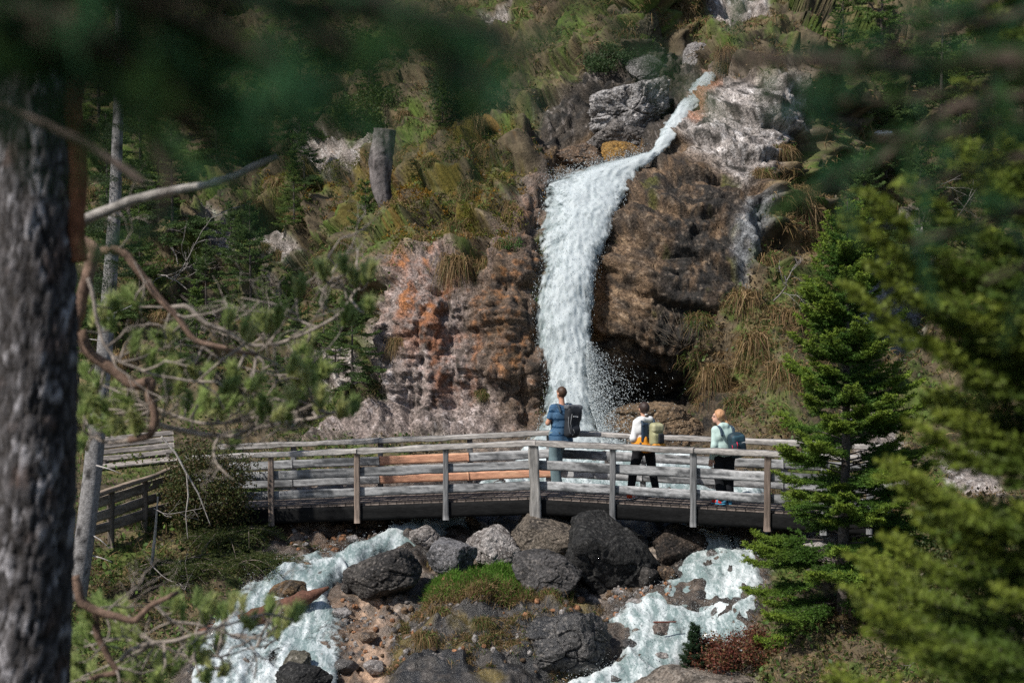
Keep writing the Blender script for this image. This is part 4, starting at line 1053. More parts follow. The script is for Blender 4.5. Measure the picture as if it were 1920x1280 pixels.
def shoes(root, j, col, sole, accent=None):
    for s in 'LR':
        a = j['an' + s]; t = j['toe' + s]
        sd = np.cross(t, UP)
        R = np.stack([sd, t, np.cross(sd, t)], 1)
        bot = a[2] - .085
        b0 = np.array([a[0], a[1], bot])
        up_ = cut(blend([cone(b0 + UP * .055 - t * .04, b0 + UP * .042 + t * .15, .046, .038), cone(b0 + UP * .05, b0 + UP * .10, .048, .043)], .03), (b0 + UP * .022, (0, 0, -1)), (b0 + UP * .125, (0, 0, 1)))
        def pf(V, C, t=t, b0=b0):
            if accent is None: return C
            k = ((V - b0) @ t); m = (k < -.02) | ((k > .05) & (k < .085)) 
            return np.where(m[:, None], np.array(accent), C)
        o = skin_obj("shoe", up_, b0 - .2 - UP * 0, b0 + .25, .008, M_CLOTH, root, col, pf)
        so = rbox(b0 + t * .055 + UP * .012, (.043, .135, .0125), .012, R)
        V, Q = surfnet(so, b0 - [.22, .22, .03], b0 + [.22, .22, .08], .008)
        build("sole", [(V, Q, np.array(sole))], M_PLASTIC, o, smooth=True, local=True)

def strap(pts, w, t, n=24, seed=1):
    pts = np.array(pts, float); k = np.linspace(0, 1, len(pts)); s = np.linspace(0, 1, n)
    # smooth path
    P = np.stack([np.interp(s, k, pts[:, i]) for i in range(3)], -1)
    for _ in range(3): P[1:-1] = (P[:-2] + 2 * P[1:-1] + P[2:]) / 4
    return [cone(P[i], P[i + 1], w, w) for i in range(n - 1)]

# deck height under a photo pixel
def deck_at(px, py):
    A = at(px, py, 20.0) - CAM
    best = None
    for a, b in ((BL, BC), (BC, BR)):
        d = unit(b - a); nn = perp(a, b); N_ = np.cross(d, nn); N_ = N_ if N_[2] > 0 else -N_
        t = ((a - CAM) @ N_) / (A @ N_); p = CAM + A * t
        s = (p - a) @ d / np.linalg.norm(b - a)
        if -.02 <= s <= 1.02: best = p
    return best

def man():
    loc = deck_at(1052, 914)
    # a half step turned left; right foot up on the lower board of the far rail
    J = dict(pelvis=(0, 0.02, .97), hipL=(-.095, 0.02, .95), hipR=(.095, .04, .95), waist=(0, .01, 1.12), chest=(.005, .0, 1.33), neck=(.01, -.01, 1.53), head=(.015, .02, 1.725),
             shL=(-.165, 0, 1.46), shR=(.175, -.01, 1.46), elL=(-.245, .06, 1.19), elR=(.25, .12, 1.20), wrL=(-.03, .27, 1.235), wrR=(.04, .30, 1.20),
             knL=(-.115, .05, .51), anL=(-.10, -.02, .09), knR=(.12, .33, .62), anR=(.16, .36, .27), toeL=(-.1, 1, 0), toeR=(.25, .95, 0), look=(-.12, 1, .10))
    J['toeL'] = tuple(unit(np.array(J['toeL']))); J['toeR'] = tuple(unit(np.array(J['toeR'])))
    root, j, torso, arms, legs, q = person("man in a blue striped T-shirt and denim trousers, one foot up on the railing", loc, math.radians(30), J, 1.86, (.50, .26, .17), 'm')
    hd, fw, rt = q['hd'], q['fw'], q['rt']
    hair = cut(ell(hd + UP * .022 - fw * .016, (.087, .106, .104)), (hd + fw * .045 + UP * .05, fw * 1.0 - UP * .55), (hd - UP * .075, (0, 0, -1)))
    hair = sub_(hair, lambda P: np.minimum(ell(hd + rt * .09 - UP * .025, (.03, .04, .045))(P), ell(hd - rt * .09 - UP * .025, (.03, .04, .045))(P)))
    skin_obj("hair", lambda P: hair(P) + .004 * noise(P, 60, 2), hd - .2, hd + .2, .009, M_HAIR, root, (.06, .032, .018))
    def stripes(V, C):
        k = ((V[:, 2] * 42) % 1.0) < .34
        return np.where(k[:, None], np.array([.12, .22, .34]), np.array([.012, .045, .10]))
    slv = [cone(j['sh' + s], lerp(j['sh' + s], j['el' + s], 1.0), .066, .062) for s in 'LR']
    body = cut(grow(torso + [cone((-.065, .0, .84), (.065, .0, .84), .145, .145), cone((-.06, .0, .95), (.06, .0, 1.35), .13, .13), cone((.06, .0, .95), (-.06, .0, 1.35), .13, .13)], .018), ((0, 0, .82), (0, 0, -1)), ((0, 0, 1.545), (0, 0, 1)))
    sl2 = [cut(slv[i], (lerp(j['sh' + s], j['el' + s], .72), j['el' + s] - j['sh' + s])) for i, s in enumerate('LR')]
    shirt = wrinkle(blend([body] + sl2, .03), .007, 8, 3)
    skin_obj("shirt", shirt, q['lo'], q['hi'], .011, M_CLOTH, root, (.03, .07, .12), stripes)
    tr = []
    for s in 'LR':
        tr += [cone(j['hip' + s], j['kn' + s], .118, .098), cone(j['kn' + s], j['an' + s] + UP * .01, .098, .092)]
    trf = cut(blend([cone(j['hipL'] + UP * .03, j['hipR'] + UP * .03, .135, .135)] + tr, .03), ((0, 0, 1.04), (0, 0, 1)))
    fl = [(j['an' + s] - UP * .02 - np.array([0, 0, 0]), (0, 0, -1)) for s in 'LR']
    trf2 = lambda P: np.maximum(trf(P), np.where(P[..., 0] < .03, (.055 - P[..., 2]), (j['anR'][2] - .03 - P[..., 2]) * (P[..., 1] > .2) - 9 * (P[..., 1] <= .2) ))
    skin_obj("trousers", wrinkle(trf2, .013, 7, 5), q['lo'], q['hi'], .012, M_CLOTH, root, (.14, .195, .21), lambda V, C: C * (1 + .35 * noise(V * np.array([1, 1, .5]), 9, 4)[:, None]))
    shoes(root, j, (.55, .09, .03), (.10, .08, .08), (.10, .09, .10))
    bag_m(loc, math.radians(30), j)
def bag_m(loc, rz, j):
    b = thing("backpack", "tall black roll-top rucksack with a pale mark, on the man's back", "backpack", loc, rz)
    Rm = np.array([[math.cos(.09), 0, -math.sin(.09)], [0, 1, 0], [math.sin(.09), 0, math.cos(.09)]]).T
    c = np.array([.085, -.235, 1.20])
    f = blend([rbox(c, (.135, .095, .26), .075, Rm), rbox(c + [.02, .0, .17], (.15, .085, .12), .05, Rm), rbox(c + [0, -.03, -.14], (.115, .10, .09), .06, Rm)], .04)
    skin_obj("pack_body", wrinkle(f, .012, 9, 8), c - .5, c + .5, .011, M_PLASTIC, b, (.022, .024, .028))
    top = c + Rm @ np.array([.0, 0, .285])
    skin_obj("roll_top", wrinkle(rbox(top, (.165, .075, .045), .035, Rm), .02, 12, 9), top - .3, top + .3, .010, M_PLASTIC, b, (.10, .105, .115))
    fs = []
    for sx in (-.10, .12):
        x = sx
        fs += strap([(x, -.14, 1.40), (x * 1.05, -.07, 1.535), (x * 1.1, .06, 1.52), (x * 1.2, .15, 1.36), (x * 1.45, .10, 1.12), (x * 1.3 + .02, -.12, 1.02)], .022, .01)
    skin_obj("strap", lambda P: np.min([f_(P) for f_ in fs], axis=0), c - [.45, .25, .45], c + [.4, .55, .5], .011, M_PLASTIC, b, (.03, .05, .07))
    cords = [tube(np.array([c + Rm @ np.array(p) for p in pts]), .005, 5, (.22, .23, .24)) for pts in
             ([(-.125, -.05, .20), (-.13, -.085, .0), (-.10, -.105, -.16), (-.05, -.125, -.21)], [(-.08, -.10, .17), (-.10, -.105, 0), (-.05, -.12, -.13)], [(-.05, -.135, -.10), (-.02, -.14, -.16), (-.06, -.14, -.2)])]
    build("cord", cords, M_PLASTIC, b, smooth=True, local=True)
    build("emblem", [plank(c + Rm @ np.array([-.05, -.108, .13]), c + Rm @ np.array([.04, -.108, .122]), .022, .012, col=(.5, .5, .5), n=6, wob=0, stain=0)], M_PAINT, b, local=True)
man()

def woman_white():
    loc = deck_at(1207, 934)
    J = dict(pelvis=(0, 0, .90), hipL=(-.095, 0, .88), hipR=(.095, 0, .88), waist=(0, .01, 1.05), chest=(.005, .0, 1.22), neck=(.0, -.01, 1.39), head=(.0, .02, 1.565),
             shL=(-.135, 0, 1.325), shR=(.135, 0, 1.325), elL=(-.205, .0, 1.06), elR=(.19, .06, 1.07), wrL=(-.085, .20, .99), wrR=(.07, .22, 1.0),
             knL=(-.19, .04, .47), anL=(-.27, -.02, .09), knR=(.19, .05, .47), anR=(.24, .0, .09), toeL=(.75, .5, 0), toeR=(-.45, .8, 0), look=(.05, 1, .14))
    J['toeL'] = tuple(unit(np.array(J['toeL']))); J['toeR'] = tuple(unit(np.array(J['toeR'])))
    rz = math.radians(22)
    root, j, torso, arms, legs, q = person("woman in a white hooded top and black leggings, orange jacket round her waist", loc, rz, J, 1.68, (.50, .28, .19), 'f')
    hd, fw, rt = q['hd'], q['fw'], q['rt']
    hair = cut(ell(hd + UP * .020 - fw * .018, (.090, .112, .104)), (hd + fw * .05 + UP * .05, fw * 1.0 - UP * .5), (hd - UP * .11, (0, 0, -1)))
    hair = sub_(hair, lambda P: np.minimum(ell(hd + rt * .09 - UP * .025, (.024, .035, .04))(P), ell(hd - rt * .09 - UP * .025, (.024, .035, .04))(P)))
    tail = [cone(hd - fw * .10 - UP * .055, hd - fw * .115 - UP * .10, .026, .022), cone(hd - fw * .115 - UP * .10, hd - fw * .10 - UP * .16, .022, .008)]
    skin_obj("hair", lambda P: blend([hair] + tail, .02)(P) + .004 * noise(P, 50, 2), hd - .25, hd + .2, .009, M_HAIR, root, (.040, .024, .019))
    skin_obj("hair_tie", blend([ell(hd - fw * .112 - UP * .075, (.032, .022, .018))], .01), hd - .25, hd + .1, .008, M_CLOTH, root, (.62, .62, .60))
    slv = [c for s in 'LR' for c in (cone(j['sh' + s], j['el' + s], .064, .062), cone(j['el' + s], lerp(j['el' + s], j['wr' + s], .93), .062, .046))]
    hood = [cone((-.07, -.085, 1.39), (.07, -.085, 1.39), .05, .05), cone((-.10, -.02, 1.39), (-.07, -.085, 1.39), .045, .05), cone((.10, -.02, 1.39), (.07, -.085, 1.39), .045, .05)]
    body = cut(grow(torso, .018), ((0, 0, .90), (0, 0, -1)), ((0, 0, 1.405), (0, 0, 1)))
    skin_obj("hooded_top", wrinkle(blend([body] + slv + hood, .03), .009, 9, 3), q['lo'], q['hi'], .011, M_CLOTH, root, (.66, .66, .65))
    lg = []
    for s in 'LR': lg += [cone(j['hip' + s], j['kn' + s], .105, .075), cone(j['kn' + s], j['an' + s] + UP * .03, .075, .062)]
    lf = cut(blend([cone(j['hipL'], j['hipR'], .128, .128), cone(j['pelvis'], j['waist'], .12, .11)] + lg, .03), ((0, 0, 1.0), (0, 0, 1)), ((0, 0, .085), (0, 0, -1)))
    skin_obj("leggings", wrinkle(lf, .006, 9, 6), q['lo'], q['hi'], .012, M_CLOTH, root, (.014, .014, .016))
    jk = cut(blend([cone((-.06, -.0, .96), (.06, -.0, .96), .155, .155), ell((-.02, -.13, .90), (.13, .07, .10)), ell((-.05, -.13, 1.0), (.05, .05, .12))], .04), ((0, 0, .82), (0, 0, -1)), ((0, 0, 1.10), (0, 0, 1)))
    skin_obj("tied_jacket", wrinkle(jk, .022, 11, 7), q['lo'], q['hi'], .011, M_CLOTH, root, (.68, .27, .03))
    shoes(root, j, (.62, .57, .55), (.70, .68, .66), (.60, .08, .03))
    b = thing("backpack", "khaki daypack with a black side pocket, worn over the white hooded top", "backpack", loc, rz)
    c = np.array([.115, -.225, 1.14])
    skin_obj("pack_body", wrinkle(blend([rbox(c, (.115, .085, .205), .07), rbox(c + [0, -.05, -.07], (.10, .07, .11), .05)], .03), .009, 10, 8), c - .4, c + .4, .010, M_PLASTIC, b, (.30, .29, .16))
    skin_obj("top_lid", wrinkle(rbox(c + [0, -.045, .115], (.108, .075, .075), .05), .008, 12, 9), c - .4, c + .4, .010, M_PLASTIC, b, (.38, .365, .22))
    skin_obj("side_pocket", rbox(c + [.035, -.115, -.06], (.055, .03, .085), .02), c - .3, c + .3, .009, M_PLASTIC, b, (.016, .018, .022))
    skin_obj("pack_base", wrinkle(rbox(c + [.02, -.04, -.19], (.12, .09, .05), .04), .01, 14, 10), c - .4, c + .4, .010, M_PLASTIC, b, (.56, .24, .035))
    fs = []
    for x in (-.10, .12): fs += strap([(x, -.15, 1.30), (x, -.10, 1.40), (x * 1.08, .04, 1.40), (x * 1.2, .13, 1.24), (x * 1.45, .08, 1.02), (x * 1.25, -.12, .98)], .024, .01)
    skin_obj("strap", lambda P: np.min([f_(P) for f_ in fs], axis=0), c - [.45, .25, .4], c + [.3, .5, .4], .011, M_PLASTIC, b, (.03, .05, .075))
    skin_obj("back_panel", wrinkle(rbox((-.055, -.135, 1.17), (.065, .03, .17), .025), .006, 12, 5), c - .45, c + .4, .010, M_PLASTIC, b, (.018, .034, .058))
woman_white()

def woman_mint():
    loc = deck_at(1357, 945)
    J = dict(pelvis=(0, 0, .87), hipL=(-.09, 0, .85), hipR=(.09, 0, .85), waist=(-.005, .01, 1.01), chest=(-.01, .02, 1.17), neck=(-.03, .04, 1.33), head=(-.065, .085, 1.50),
             shL=(-.15, .02, 1.265), shR=(.115, .0, 1.265), elL=(-.20, -.02, 1.02), elR=(.20, .12, 1.04), wrL=(-.235, .0, .80), wrR=(.16, .28, .95),
             knL=(-.075, .03, .46), anL=(-.06, -.04, .09), knR=(.085, .0, .46), anR=(.10, -.02, .09), toeL=(-.55, .8, 0), toeR=(.5, .85, 0), look=(-.85, .62, -.05))
    J['toeL'] = tuple(unit(np.array(J['toeL']))); J['toeR'] = tuple(unit(np.array(J['toeR'])))
    rz = math.radians(20)
    root, j, torso, arms, legs, q = person("blonde woman in a mint green jacket and black trousers, turning her head to the left", loc, rz, J, 1.62, (.52, .30, .22), 'f')
    hd, fw, rt = q['hd'], q['fw'], q['rt']
    base = ell(hd + UP * .018 - fw * .018, (.098, .108, .104))
    hair = cut(base, (hd + fw * .055 + UP * .05, fw * 1.0 - UP * .45), (hd - UP * .10, (0, 0, -1)))
    br = [cone(hd - fw * .10 - UP * .05, hd - fw * .10 - UP * .13 + np.array([.03, -.03, 0]), .034, .028), cone(hd - fw * .10 - UP * .13 + np.array([.03, -.03, 0]), hd - fw * .08 - UP * .24 + np.array([.05, -.05, 0]), .026, .012)]
    skin_obj("hair", lambda P: blend([hair] + br, .02)(P) + .006 * noise(P * np.array([1, 1, .4]), 40, 2), hd - .4, hd + .3, .009, M_HAIR, root, (.46, .245, .125))
    slv = [c for s in 'LR' for c in (cone(j['sh' + s], j['el' + s], .062, .058), cone(j['el' + s], lerp(j['el' + s], j['wr' + s], .95), .058, .046))]
    collar = [cone((-.055, .0, 1.335), (.02, -.01, 1.335), .062, .062)]
    body = cut(grow(torso, .020), ((0, 0, .83), (0, 0, -1)), ((0, 0, 1.35), (0, 0, 1)))
    skin_obj("jacket", wrinkle(blend([body] + slv + collar, .03), .010, 10, 3), q['lo'], q['hi'], .011, M_CLOTH, root, (.43, .56, .52))
    lg = []
    for s in 'LR': lg += [cone(j['hip' + s], j['kn' + s], .108, .085), cone(j['kn' + s], j['an' + s] + UP * .02, .085, .075)]
    lf = cut(blend([cone(j['hipL'], j['hipR'], .128, .128), cone(j['pelvis'], j['waist'], .11, .10)] + lg, .03), ((0, 0, .93), (0, 0, 1)), ((0, 0, .07), (0, 0, -1)))
    skin_obj("trousers", wrinkle(lf, .008, 8, 6), q['lo'], q['hi'], .012, M_CLOTH, root, (.015, .016, .019))
    shoes(root, j, (.62, .045, .035), (.06, .25, .40), (.06, .22, .36))
    b = thing("backpack", "rounded navy daypack with red cords, on the blonde woman's back", "backpack", loc, rz)
    c = np.array([.12, -.20, 1.03]); a = .12
    Rm = np.array([[math.cos(a), 0, -math.sin(a)], [0, 1, 0], [math.sin(a), 0, math.cos(a)]])
    skin_obj("pack_body", wrinkle(blend([rbox(c, (.135, .10, .215), .085, Rm), rbox(c + [.02, -.05, -.06], (.12, .08, .13), .06, Rm)], .03), .009, 9, 8), c - .4, c + .4, .010, M_PLASTIC, b, (.018, .036, .048))
    skin_obj("top_lid", wrinkle(rbox(c + [-.0, -.05, .11], (.125, .065, .075), .05, Rm), .008, 12, 9), c - .4, c + .4, .010, M_PLASTIC, b, (.030, .070, .095))
    cd = [tube(np.array([c + p for p in pts]), .008, 6, (.60, .03, .08)) for pts in ([(-.125, -.03, .06), (-.115, -.08, .0), (-.12, -.09, -.04)], [(-.06, -.13, .07), (-.05, -.145, .02), (-.07, -.15, -.03)], [(-.09, -.12, -.05), (-.06, -.14, -.085)])]
    build("cord", cd, M_PLASTIC, b, smooth=True, local=True)
    build("emblem", [plank(c + [.04, -.122, .055], c + [.10, -.118, .06], .014, .012, col=(.55, .58, .58), n=6, wob=0, stain=0)], M_PAINT, b, local=True)
    fs = []
    for x in (-.12, .11): fs += strap([(x, -.14, 1.20), (x, -.08, 1.335), (x * 1.06, .06, 1.33), (x * 1.2, .14, 1.18), (x * 1.45, .08, .97), (x * 1.25, -.10, .90)], .022, .01)
    skin_obj("strap", lambda P: np.min([f_(P) for f_ in fs], axis=0), c - [.45, .25, .4], c + [.3, .5, .45], .011, M_PLASTIC, b, (.020, .040, .065))
woman_mint()
# ------------------------------------------------------------------ grass
STRAW = np.array([[.33, .215, .105], [.26, .165, .08], [.40, .28, .15], [.22, .15, .06]])
GREEN = np.array([[.075, .13, .026], [.10, .155, .034], [.06, .115, .03], [.14, .165, .04]])
def blades(P, D, L, W, droop, C, rs=rng):
    """curved tapering blades; P roots, D directions, L lengths, W widths"""
    n = len(P); s = np.array([0, .4, .75, 1.0])
    side = unit(np.cross(D, rs.normal(size=(n, 3))))
    ctr = P[:, None] + D[:, None] * (L[:, None] * s)[..., None] + np.array([0, 0, -1.0]) * (droop[:, None] * L[:, None] * s ** 2)[..., None]
    w = W[:, None] * np.array([1, .85, .5])
    V = np.empty((n, 7, 3))
    for k in range(3):
        V[:, 2 * k] = ctr[:, k] - side * w[:, k, None] / 2; V[:, 2 * k + 1] = ctr[:, k] + side * w[:, k, None] / 2
    V[:, 6] = ctr[:, 3]
    q = np.array([[0, 1, 3, 2], [2, 3, 5, 4]]); t = np.array([[4, 5, 6]])
    o = np.arange(n)[:, None, None] * 7
    return V.reshape(-1, 3), [(q + o).reshape(-1, 4), (t + o).reshape(-1, 3)], np.repeat(C, 7, 0)

def scatter(n, dens, x0=-60, x1=1980, y0=-40, y1=1300):
    """random photo pixels, kept with probability dens(px, py)"""
    px = rng.uniform(x0, x1, n); py = rng.uniform(y0, y1, n)
    k = rng.random(n) < dens(px, py)
    return px[k], py[k]

def tint(n, p_straw, rs=rng):
    a = STRAW[rs.integers(0, 4, n)]; b = GREEN[rs.integers(0, 4, n)]
    m = (rs.random(n) < p_straw)[:, None]
    return np.where(m, a, b) * rs.uniform(.3, 1.2, (n, 1))

GRASSM = (1 - ROCKM) * (1 - np.clip(Z_BED, 0, 1)) * (1 - Z_RBANK * .6)
PATCH = fbm(P0, 0.55, 4, 131); PATCH2 = fbm(P0, 1.4, 3, 132)
Z_STRAW = np.clip(zone([(1400, 300), (1540, 330), (1540, 760), (1400, 880), (1290, 830), (1330, 640), (1400, 480)], 30) + zone([(160, 1000), (400, 1010), (420, 1140), (160, 1180)], 30) + zone([(780, 60), (1010, 40), (950, 240), (800, 230)], 40) + zone([(1240, -40), (1600, -40), (1560, 120), (1260, 150)], 40) + .8 * zone([(1600, 780), (1900, 780), (1900, 1060), (1640, 1060)], 40), 0, 1)
def cover():
    parts = []
    # clumps first, then blades round each clump
    px, py = scatter(44000, lambda x, y: samp(GRASSM, x, y) * np.clip(.55 + 1.1 * samp(PATCH, x, y), .06, 1))
    P = samp(PT, px, py); N = samp(NT, px, py); st = samp(Z_STRAW, px, py); pt = samp(PATCH2, px, py)
    near = sstep(30, 20, P[:, 1])
    m = rng.integers(7, 18, len(px)); R = np.repeat
    size = R(rng.uniform(.10, .30, len(px)) * (1 + .35 * st) * (1 - .35 * near), m)
    n = m.sum()
    base = R(P, m, 0) + rng.normal(0, .07, (n, 3)) * np.array([1, .7, .5])
    lean = R(unit(N + np.array([0, -.15, .5])), m, 0)
    D = unit(lean + rng.normal(0, .55, (n, 3)))
    ps = R(np.clip(.50 + .45 * st + .7 * pt - .34 * (px < 720), .08, .97), m)
    parts.append(blades(base - D * .03, D, size * rng.uniform(.6, 1.3, n), rng.uniform(.009, .018, n) * R(1 + .5 * sstep(28, 40, P[:, 1]), m), rng.uniform(.15, .9, n), tint(n, ps)))
    # green turf on the island between the boulders
    isl = lambda x, y: sstep(-6, 10, poly_sd(x, y, [(796, 1108), (850, 1060), (990, 1045), (1066, 1095), (1072, 1155), (990, 1160), (900, 1172), (796, 1158)]))
    px, py = scatter(60000, isl, 780, 1090, 1040, 1180)
    P = samp(PT, px, py) + np.array([0, 0, .01]); n = len(px)
    D = unit(np.array([0, -.1, 1]) + rng.normal(0, .45, (n, 3)))
    gs = np.clip((py - 1115) / 55 + .35 * fbm(P, 2.4, 3, 140), .05, .9)
    parts.append(blades(P, D, rng.uniform(.08, .20, n), rng.uniform(.007, .012, n), rng.uniform(.1, .8, n), np.where((rng.random(n) < gs)[:, None], tint(n, 1.0), np.array([.10, .20, .028]) * rng.uniform(.6, 1.4, (n, 1)))))
    # thin dry grass over the island rock
    px, py = scatter(2600, lambda x, y: samp(Z_ISLE, x, y) * np.clip(.2 + 2.2 * samp(PATCH2, x, y), 0, 1), 700, 1140, 1100, 1290)
    P = np.repeat(samp(PT, px, py), 22, 0); n = len(P); P = P + rng.normal(0, .035, (n, 3)) * [1, 1, .3]
    D = unit(np.array([0, -.2, 1]) + rng.normal(0, .6, (n, 3)))
    parts.append(blades(P, D, rng.uniform(.05, .17, n), rng.uniform(.006, .011, n), rng.uniform(.2, 1.0, n), tint(n, .75)))
    kind(build("grass", parts, M_GRASS), 'stuff')
cover()

def moss():
    """cushions of ochre and green moss over the ledges above the left wall"""
    px, py = scatter(24000, lambda x, y: sstep(-20, 30, poly_sd(x, y, [(470, 300), (640, 290), (760, 300), (850, 260), (960, 215), (1010, 300), (1000, 420), (940, 470), (880, 500), (740, 488), (640, 400), (500, 400)])) * np.clip(.15 + 2.2 * samp(PATCH2, x, y), 0, 1) * .9, 440, 1040, 200, 520)
    n = len(px); P = samp(PT, px, py); N = samp(NT, px, py)
    m = 12; n2 = n * m
    b = np.repeat(P, m, 0) + rng.normal(0, .06, (n2, 3)); D = unit(np.repeat(N, m, 0) + rng.normal(0, .6, (n2, 3)))
    hue = np.repeat(fbm(P, 1.1, 3, 150), m)
    C = np.where((hue > .08)[:, None], np.array([.27, .145, .018]), np.array([.14, .14, .022])) * rng.uniform(.55, 1.25, (n2, 1))
    kind(build("moss", [blades(b, D, rng.uniform(.03, .09, n2), rng.uniform(.014, .03, n2), rng.uniform(0, .4, n2), C)], M_GRASS), 'stuff')
moss()
def undergrowth():
    """small leaves, mosses and dead litter between the grass"""
    px, py = scatter(150000, lambda x, y: samp(GRASSM, x, y) * np.clip(.35 + 1.2 * samp(PATCH2, x, y), .04, 1))
    n = len(px); P = samp(PT, px, py); N = samp(NT, px, py)
    P = P + N * rng.uniform(0, .12, (n, 1)); a = unit(rng.normal(size=(n, 3)) + N * .5); b = unit(np.cross(a, rng.normal(size=(n, 3)))); l = rng.uniform(.04, .12, (n, 1))
    V = np.stack([P, P + a * l * .5 + b * l * .32, P + a * l, P + a * l * .5 - b * l * .32], 1).reshape(-1, 3)
    g = fbm(P, .9, 3, 160) + rng.normal(0, .25, n) + .12 * (px < 720)
    pal = np.array([(.05, .04, .025), (.17, .125, .07), (.10, .11, .033), (.08, .135, .033), (.13, .20, .045)])
    C = pal[np.clip(((g + .45) * 5).astype(int), 0, 4)] * rng.uniform(.6, 1.3, (n, 1))
    kind(build("undergrowth", [(V, np.arange(4 * n).reshape(-1, 4), np.repeat(C, 4, 0))], M_LEAF), 'stuff')
undergrowth()

# hanging tussocks, one thing each
def tussock(seed, green=.15, n=800, hang=1.0):
    r = np.random.default_rng(seed)
    a = r.uniform(0, 2 * math.pi, n); e = r.uniform(.35, 1.4, n)
    D = np.stack([np.cos(a) * np.cos(e), np.sin(a) * np.cos(e) - .25, np.sin(e)], -1); D = unit(D)
    base = r.normal(0, .10, (n, 3)) * np.array([1, .6, .45])
    return blades(base, D, r.uniform(.22, .58, n), r.uniform(.008, .015, n), r.uniform(.8, 1.7, n) * hang, tint(n, 1 - green, r), r)
TUS = [tussock(1, .08, hang=1.1), tussock(2, .25), tussock(3, .12, hang=1.3), tussock(4, .5, hang=.8)]
TMESH = {}
def tus(px, py, s, k, label, grp="grass tussocks on the rocks"):
    if k not in TMESH:
        o = build("grass_tussock", [TUS[k]], M_GRASS); TMESH[k] = o
    else:
        o = TMESH[k].copy(); COL.objects.link(o)
    g = ground(px, py); nn = samp(NT, np.array([px]), np.array([py]))[0]
    o.location = tuple(float(v) for v in g + nn * .05 - UP * .02)
    o.rotation_euler = (0, 0, rng.uniform(-.5, .5)); o.scale = (s, s, s * rng.uniform(.85, 1.15))
    tag(o, label, "grass tussock", grp)
for row in [
    (925, 285, 1.25, 1, "big pale tussock below the mossy leaning log"), (905, 268, .9, 0, "tussock just above the big pale one under the mossy log"),
    (930, 345, 1.1, 0, "long straw tussock hanging over the edge left of the waterfall's upper part"), (968, 410, .8, 2, "small round straw tussock on the bare wall beside the waterfall"),
    (862, 395, 1.2, 1, "straw tussock in the middle of the mossy ledges"), (850, 425, 1.2, 1, "wide straw tussock on the lip of the left wall"), (905, 400, .9, 3, "half green tussock right of the middle of the mossy ledges"),
    (862, 500, 1.25, 2, "long tussock hanging down the left wall over a dark hollow"), (910, 478, 1.0, 1, "tussock hanging right of the dark hollow on the left wall"),
    (800, 470, .9, 0, "tussock at the top edge of the red stained wall"), (742, 395, 1.15, 1, "tussock at the foot of the broken grey snag"), (700, 415, .8, 0, "low tussock left of the foot of the broken snag"),
    (945, 455, .8, 2, "small tussock near the falls, on the brown upper wall"), (830, 350, .8, 3, "green and straw tussock above the mossy ledges"), (875, 465, .9, 0, "tussock just above the long hanging one"),
    (1490, 395, 1.6, 0, "largest dome shaped straw tussock at the top of the dry slope by the spruce tip"), (1475, 375, 1.0, 2, "small tussock crowning the largest dome shaped one"), (1430, 330, 1.0, 1, "green tussock hanging from the pale strata"), (1465, 280, 1.1, 0, "straw tussock on the right shoulder of the pale rock"),
    (1440, 480, 1.35, 1, "tussock below the grey rock on the dry slope"), (1395, 560, 1.3, 0, "tussock at the left edge of the dry slope, mid height"), (1470, 590, 1.3, 2, "tussock in the middle of the dry slope"), (1420, 640, 1.5, 0, "wide tussock hanging over the lower part of the dry slope"),
    (1360, 690, 1.3, 2, "tussock hanging right of the dark cave"), (1470, 700, 1.4, 1, "tussock left of the spruce, above the blonde woman"), (1310, 600, 1.1, 3, "greenish tussock above the cave on the brown wall"), (1390, 760, 1.2, 3, "dark green tussock directly above the blonde woman's head"), (1330, 760, 1.0, 1, "tussock right of the ledge of rock under the cave"),
    (1220, 250, .8, 0, "tuft of grass beside the upper chute"), (1380, 130, 1.3, 0, "tussock on the top edge of the pale rock"), (1310, 60, 1.6, 1, "overhanging straw tussock high above the pale rock"), (1170, 60, 1.2, 3, "green tussock on the mossy knob"), (1275, 20, 1.5, 0, "straw tussock beside the mossy knob at the top edge"),
    (610, 480, 1.1, 1, "straw tussock hanging by the small pale rocks on the left hillside"), (520, 465, 1.0, 0, "straw tussock above a pale rock on the left hillside"), (575, 590, 1.0, 2, "straw tussock on the left hillside behind the curved pine twigs"), (640, 590, 1.0, 1, "tussock left of the red stained wall"),
    (750, 640, .7, 2, "small tuft growing on the face of the pinkish wall"), (905, 735, .6, 3, "small green tuft low on the wall left of the falls"),
    (843, 1130, .55, 0, "straw tuft at the lower edge of the green patch"), (830, 1180, .75, 1, "round straw tussock on the black bedrock slab"), (905, 1200, .6, 3, "small green tuft on the black bedrock slab"), (800, 1222, .75, 1, "low straw tussock at the left side of the bedrock slab"), (970, 1060, .6, 0, "straw tuft between the pale cracked boulder and the round dark one"),
    (815, 1050, .6, 0, "straw tuft right of the lone dark boulder"), (1030, 1150, .6, 1, "straw tuft at the right end of the green patch"), (760, 1170, .5, 3, "olive tuft by the water left of the bedrock slab"),
    (925, 1020, .5, 0, "tuft hanging in the gap between the blue grey and the pale cracked boulders"), (1003, 960, .45, 3, "green tuft at the foot of the thick corner post")]:
    tus(*row)

for i in range(46):
    while True:
        px, py = rng.uniform(170, 720), rng.uniform(330, 780)
        if samp(ROCKM, np.array([px]), np.array([py]))[0] < .4: break
    tus(px, py, rng.uniform(.6, 1.15), int(rng.integers(0, 4)), "one of the straw tussocks hanging among the low spruces of the left hillside")
for i in range(26):
    while True:
        px, py = rng.uniform(760, 1000), rng.uniform(60, 470)
        if samp(ROCKM, np.array([px]), np.array([py]))[0] < .4: break
    tus(px, py, rng.uniform(.6, 1.1), int(rng.integers(0, 4)), "one of the straw tussocks scattered over the mossy slope above the left wall")
